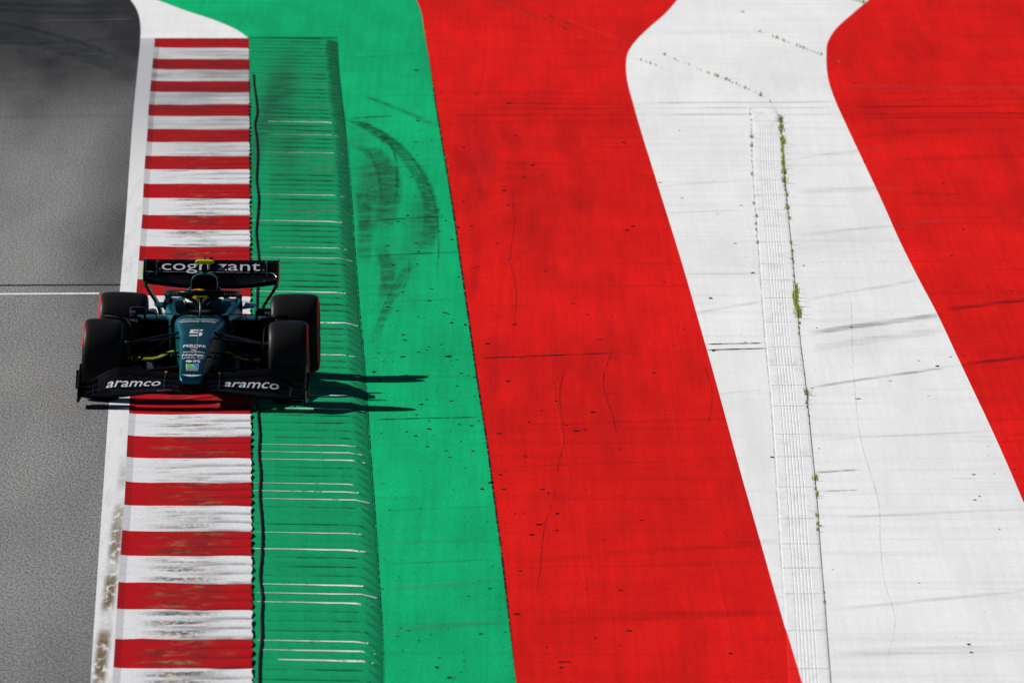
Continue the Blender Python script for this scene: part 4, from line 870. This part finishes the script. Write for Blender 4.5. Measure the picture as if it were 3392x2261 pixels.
for s in (-1, 1): part('wing_pylon', loft([[(s*.03-.006, y0, z), (s*.03+.006, y0, z), (s*.03+.006, y1, z), (s*.03-.006, y1, z)] for z, y0, y1 in ((.36,4.05,4.22),(.60,3.98,4.12),(.80,3.94,4.05),(.90,4.0,4.1))]), M['carbon'], rwing, False)

# ------------------------------------------------------------------ driver, seated in the cockpit
def skin(name, verts, edges, mat, parent, root=0, sub=2):
    me = bpy.data.meshes.new(name); me.from_pydata([v[0] for v in verts], edges, []); me.materials.append(mat)
    o = bpy.data.objects.new(name, me); COL.objects.link(o); o.parent = parent
    m = o.modifiers.new('skin', 'SKIN'); m.use_smooth_shade = True
    for i, v in enumerate(verts):
        r = v[1]; r = r if isinstance(r, tuple) else (r, r)
        me.skin_vertices[0].data[i].radius = r; me.skin_vertices[0].data[i].use_root = (i == root)
    o.modifiers.new('sub', 'SUBSURF').levels = sub; o.modifiers['sub'].render_levels = sub; return o
dv = empty('person', car.matrix_basis @ Vector((-.045, 2.02, .262)), (0, 0, -0.017))
tag(dv, 'seated driver in dark suit, yellow gloves and yellow helmet gripping the steering wheel', 'person')
# relative to the hip joint
V = [((0,0,.02),.13), ((0,.03,.14),.13), ((0,.06,.25),(.16,.11)), ((0,.02,.32),.065),
     ((-.17,.05,.26),.065), ((-.20,-.12,.22),.05), ((-.135,-.33,.328),.036), ((.17,.05,.26),.065), ((.20,-.12,.22),.05), ((.135,-.33,.328),.036),
     ((-.09,-.05,.0),.085), ((-.10,-.45,.10),.065), ((-.09,-.85,-.02),.045), ((.09,-.05,.0),.085), ((.10,-.45,.10),.065), ((.09,-.85,-.02),.045), ((-.09,-.9,.07),.04), ((.09,-.9,.07),.04)]
E_ = [(0,1),(1,2),(2,3),(2,4),(4,5),(5,6),(2,7),(7,8),(8,9),(0,10),(10,11),(11,12),(0,13),(13,14),(14,15),(12,16),(15,17)]
skin('body', V, E_, M['suit'], dv)
for s in (-1, 1):
    V = [((s*.135,-.33,.328),.032), ((s*.122,-.37,.343),(.036,.022)), ((s*.115,-.405,.353),(.036,.020))]; E_ = [(0,1),(1,2)]
    for q in range(4):
        b = len(V); z = .378-.020*q; l = (.9,1.0,.95,.8)[q]
        V += [((s*.112,-.41,z),.010), ((s*.100,-.445*1.0,z),.010), ((s*(.100-.03*l),-.462,z),.009), ((s*(.092-.03*l),-.435,z-.002),.008)]
        E_ += [(2,b),(b,b+1),(b+1,b+2),(b+2,b+3)]
    b = len(V); V += [((s*.105,-.385,.383),.012), ((s*.092,-.405,.400),.010), ((s*.082,-.428,.400),.009)]; E_ += [(1,b),(b,b+1),(b+1,b+2)]
    skin('glove', V, E_, M['glove'], dv, 0, 1)
def shell(name, prof, mat, parent, off=(0, 0, 0), arc=(0, 2*math.pi), n=40):
    """egg-shaped shell from (radius x, radius y, z) rings, optionally only an arc of it (angle 0 = right, 270 deg = forward)"""
    full = abs(arc[1]-arc[0]-2*math.pi) < 1e-6; T = np.linspace(arc[0], arc[1], n+1)[:n if full else n+1]
    S = [[(off[0]+rx*math.cos(t), off[1]+ry*math.sin(t)+sh, off[2]+z) for t in T] for rx, ry, z, sh in prof]
    return part(name, loft(S, closed=full), mat, parent)
hz = (0.0, -.02, .335)
rings = [(.075,.085,.0,.0),(.098,.118,.02,-.01),(.112,.132,.06,-.012),(.120,.138,.11,-.008),(.122,.140,.15,0),(.116,.134,.19,.004),(.098,.115,.225,.008),(.068,.082,.249,.01),(.03,.04,.261,.012),(.004,.006,.264,.012)]
hel = shell('helmet', rings, M['hyel'], dv, hz)
shell('visor', [(.1215,.141,.085,-.0095),(.1235,.143,.115,-.008),(.1235,.143,.15,0)], M['visor'], hel, hz, (R(195), R(345)), 24)
shell('visor_strip', [(.1235,.143,.15,0),(.1195,.138,.175,.003)], M['hwhite'], hel, hz, (R(200), R(340)), 24)
shell('chin_bar', [(.0995,.1200,.02,-.01),(.1135,.134,.058,-.012),(.119,.1385,.084,-.0095)], M['hwhite'], hel, hz, (R(215), R(325)), 20)
shell('stripe', [(.0995,.117,.225,.008),(.0695,.084,.2495,.01),(.031,.042,.2625,.012)], M['hred'], hel, hz, (R(215), R(262)), 10)
shell('stripe', [(.1175,.1355,.19,.004),(.0995,.117,.225,.008),(.0695,.084,.2500,.01)], M['visor'], hel, hz, (R(264), R(284)), 6)
swm = part('steering_wheel', loft([sec(y, .135, .545, .675, 5, 24, xc=-.045) for y in (1.565, 1.59)]), M['carbon'])
part('display', loft([sec(1.592, .05, .60, .65, 8, 12, xc=-.03), sec(1.597, .05, .60, .65, 8, 12, xc=-.03)]), M['visor'], swm); part('column', tube([(-.03, 1.57, .6), (-.02, 1.2, .55)], .03, 10), M['matt'], swm)
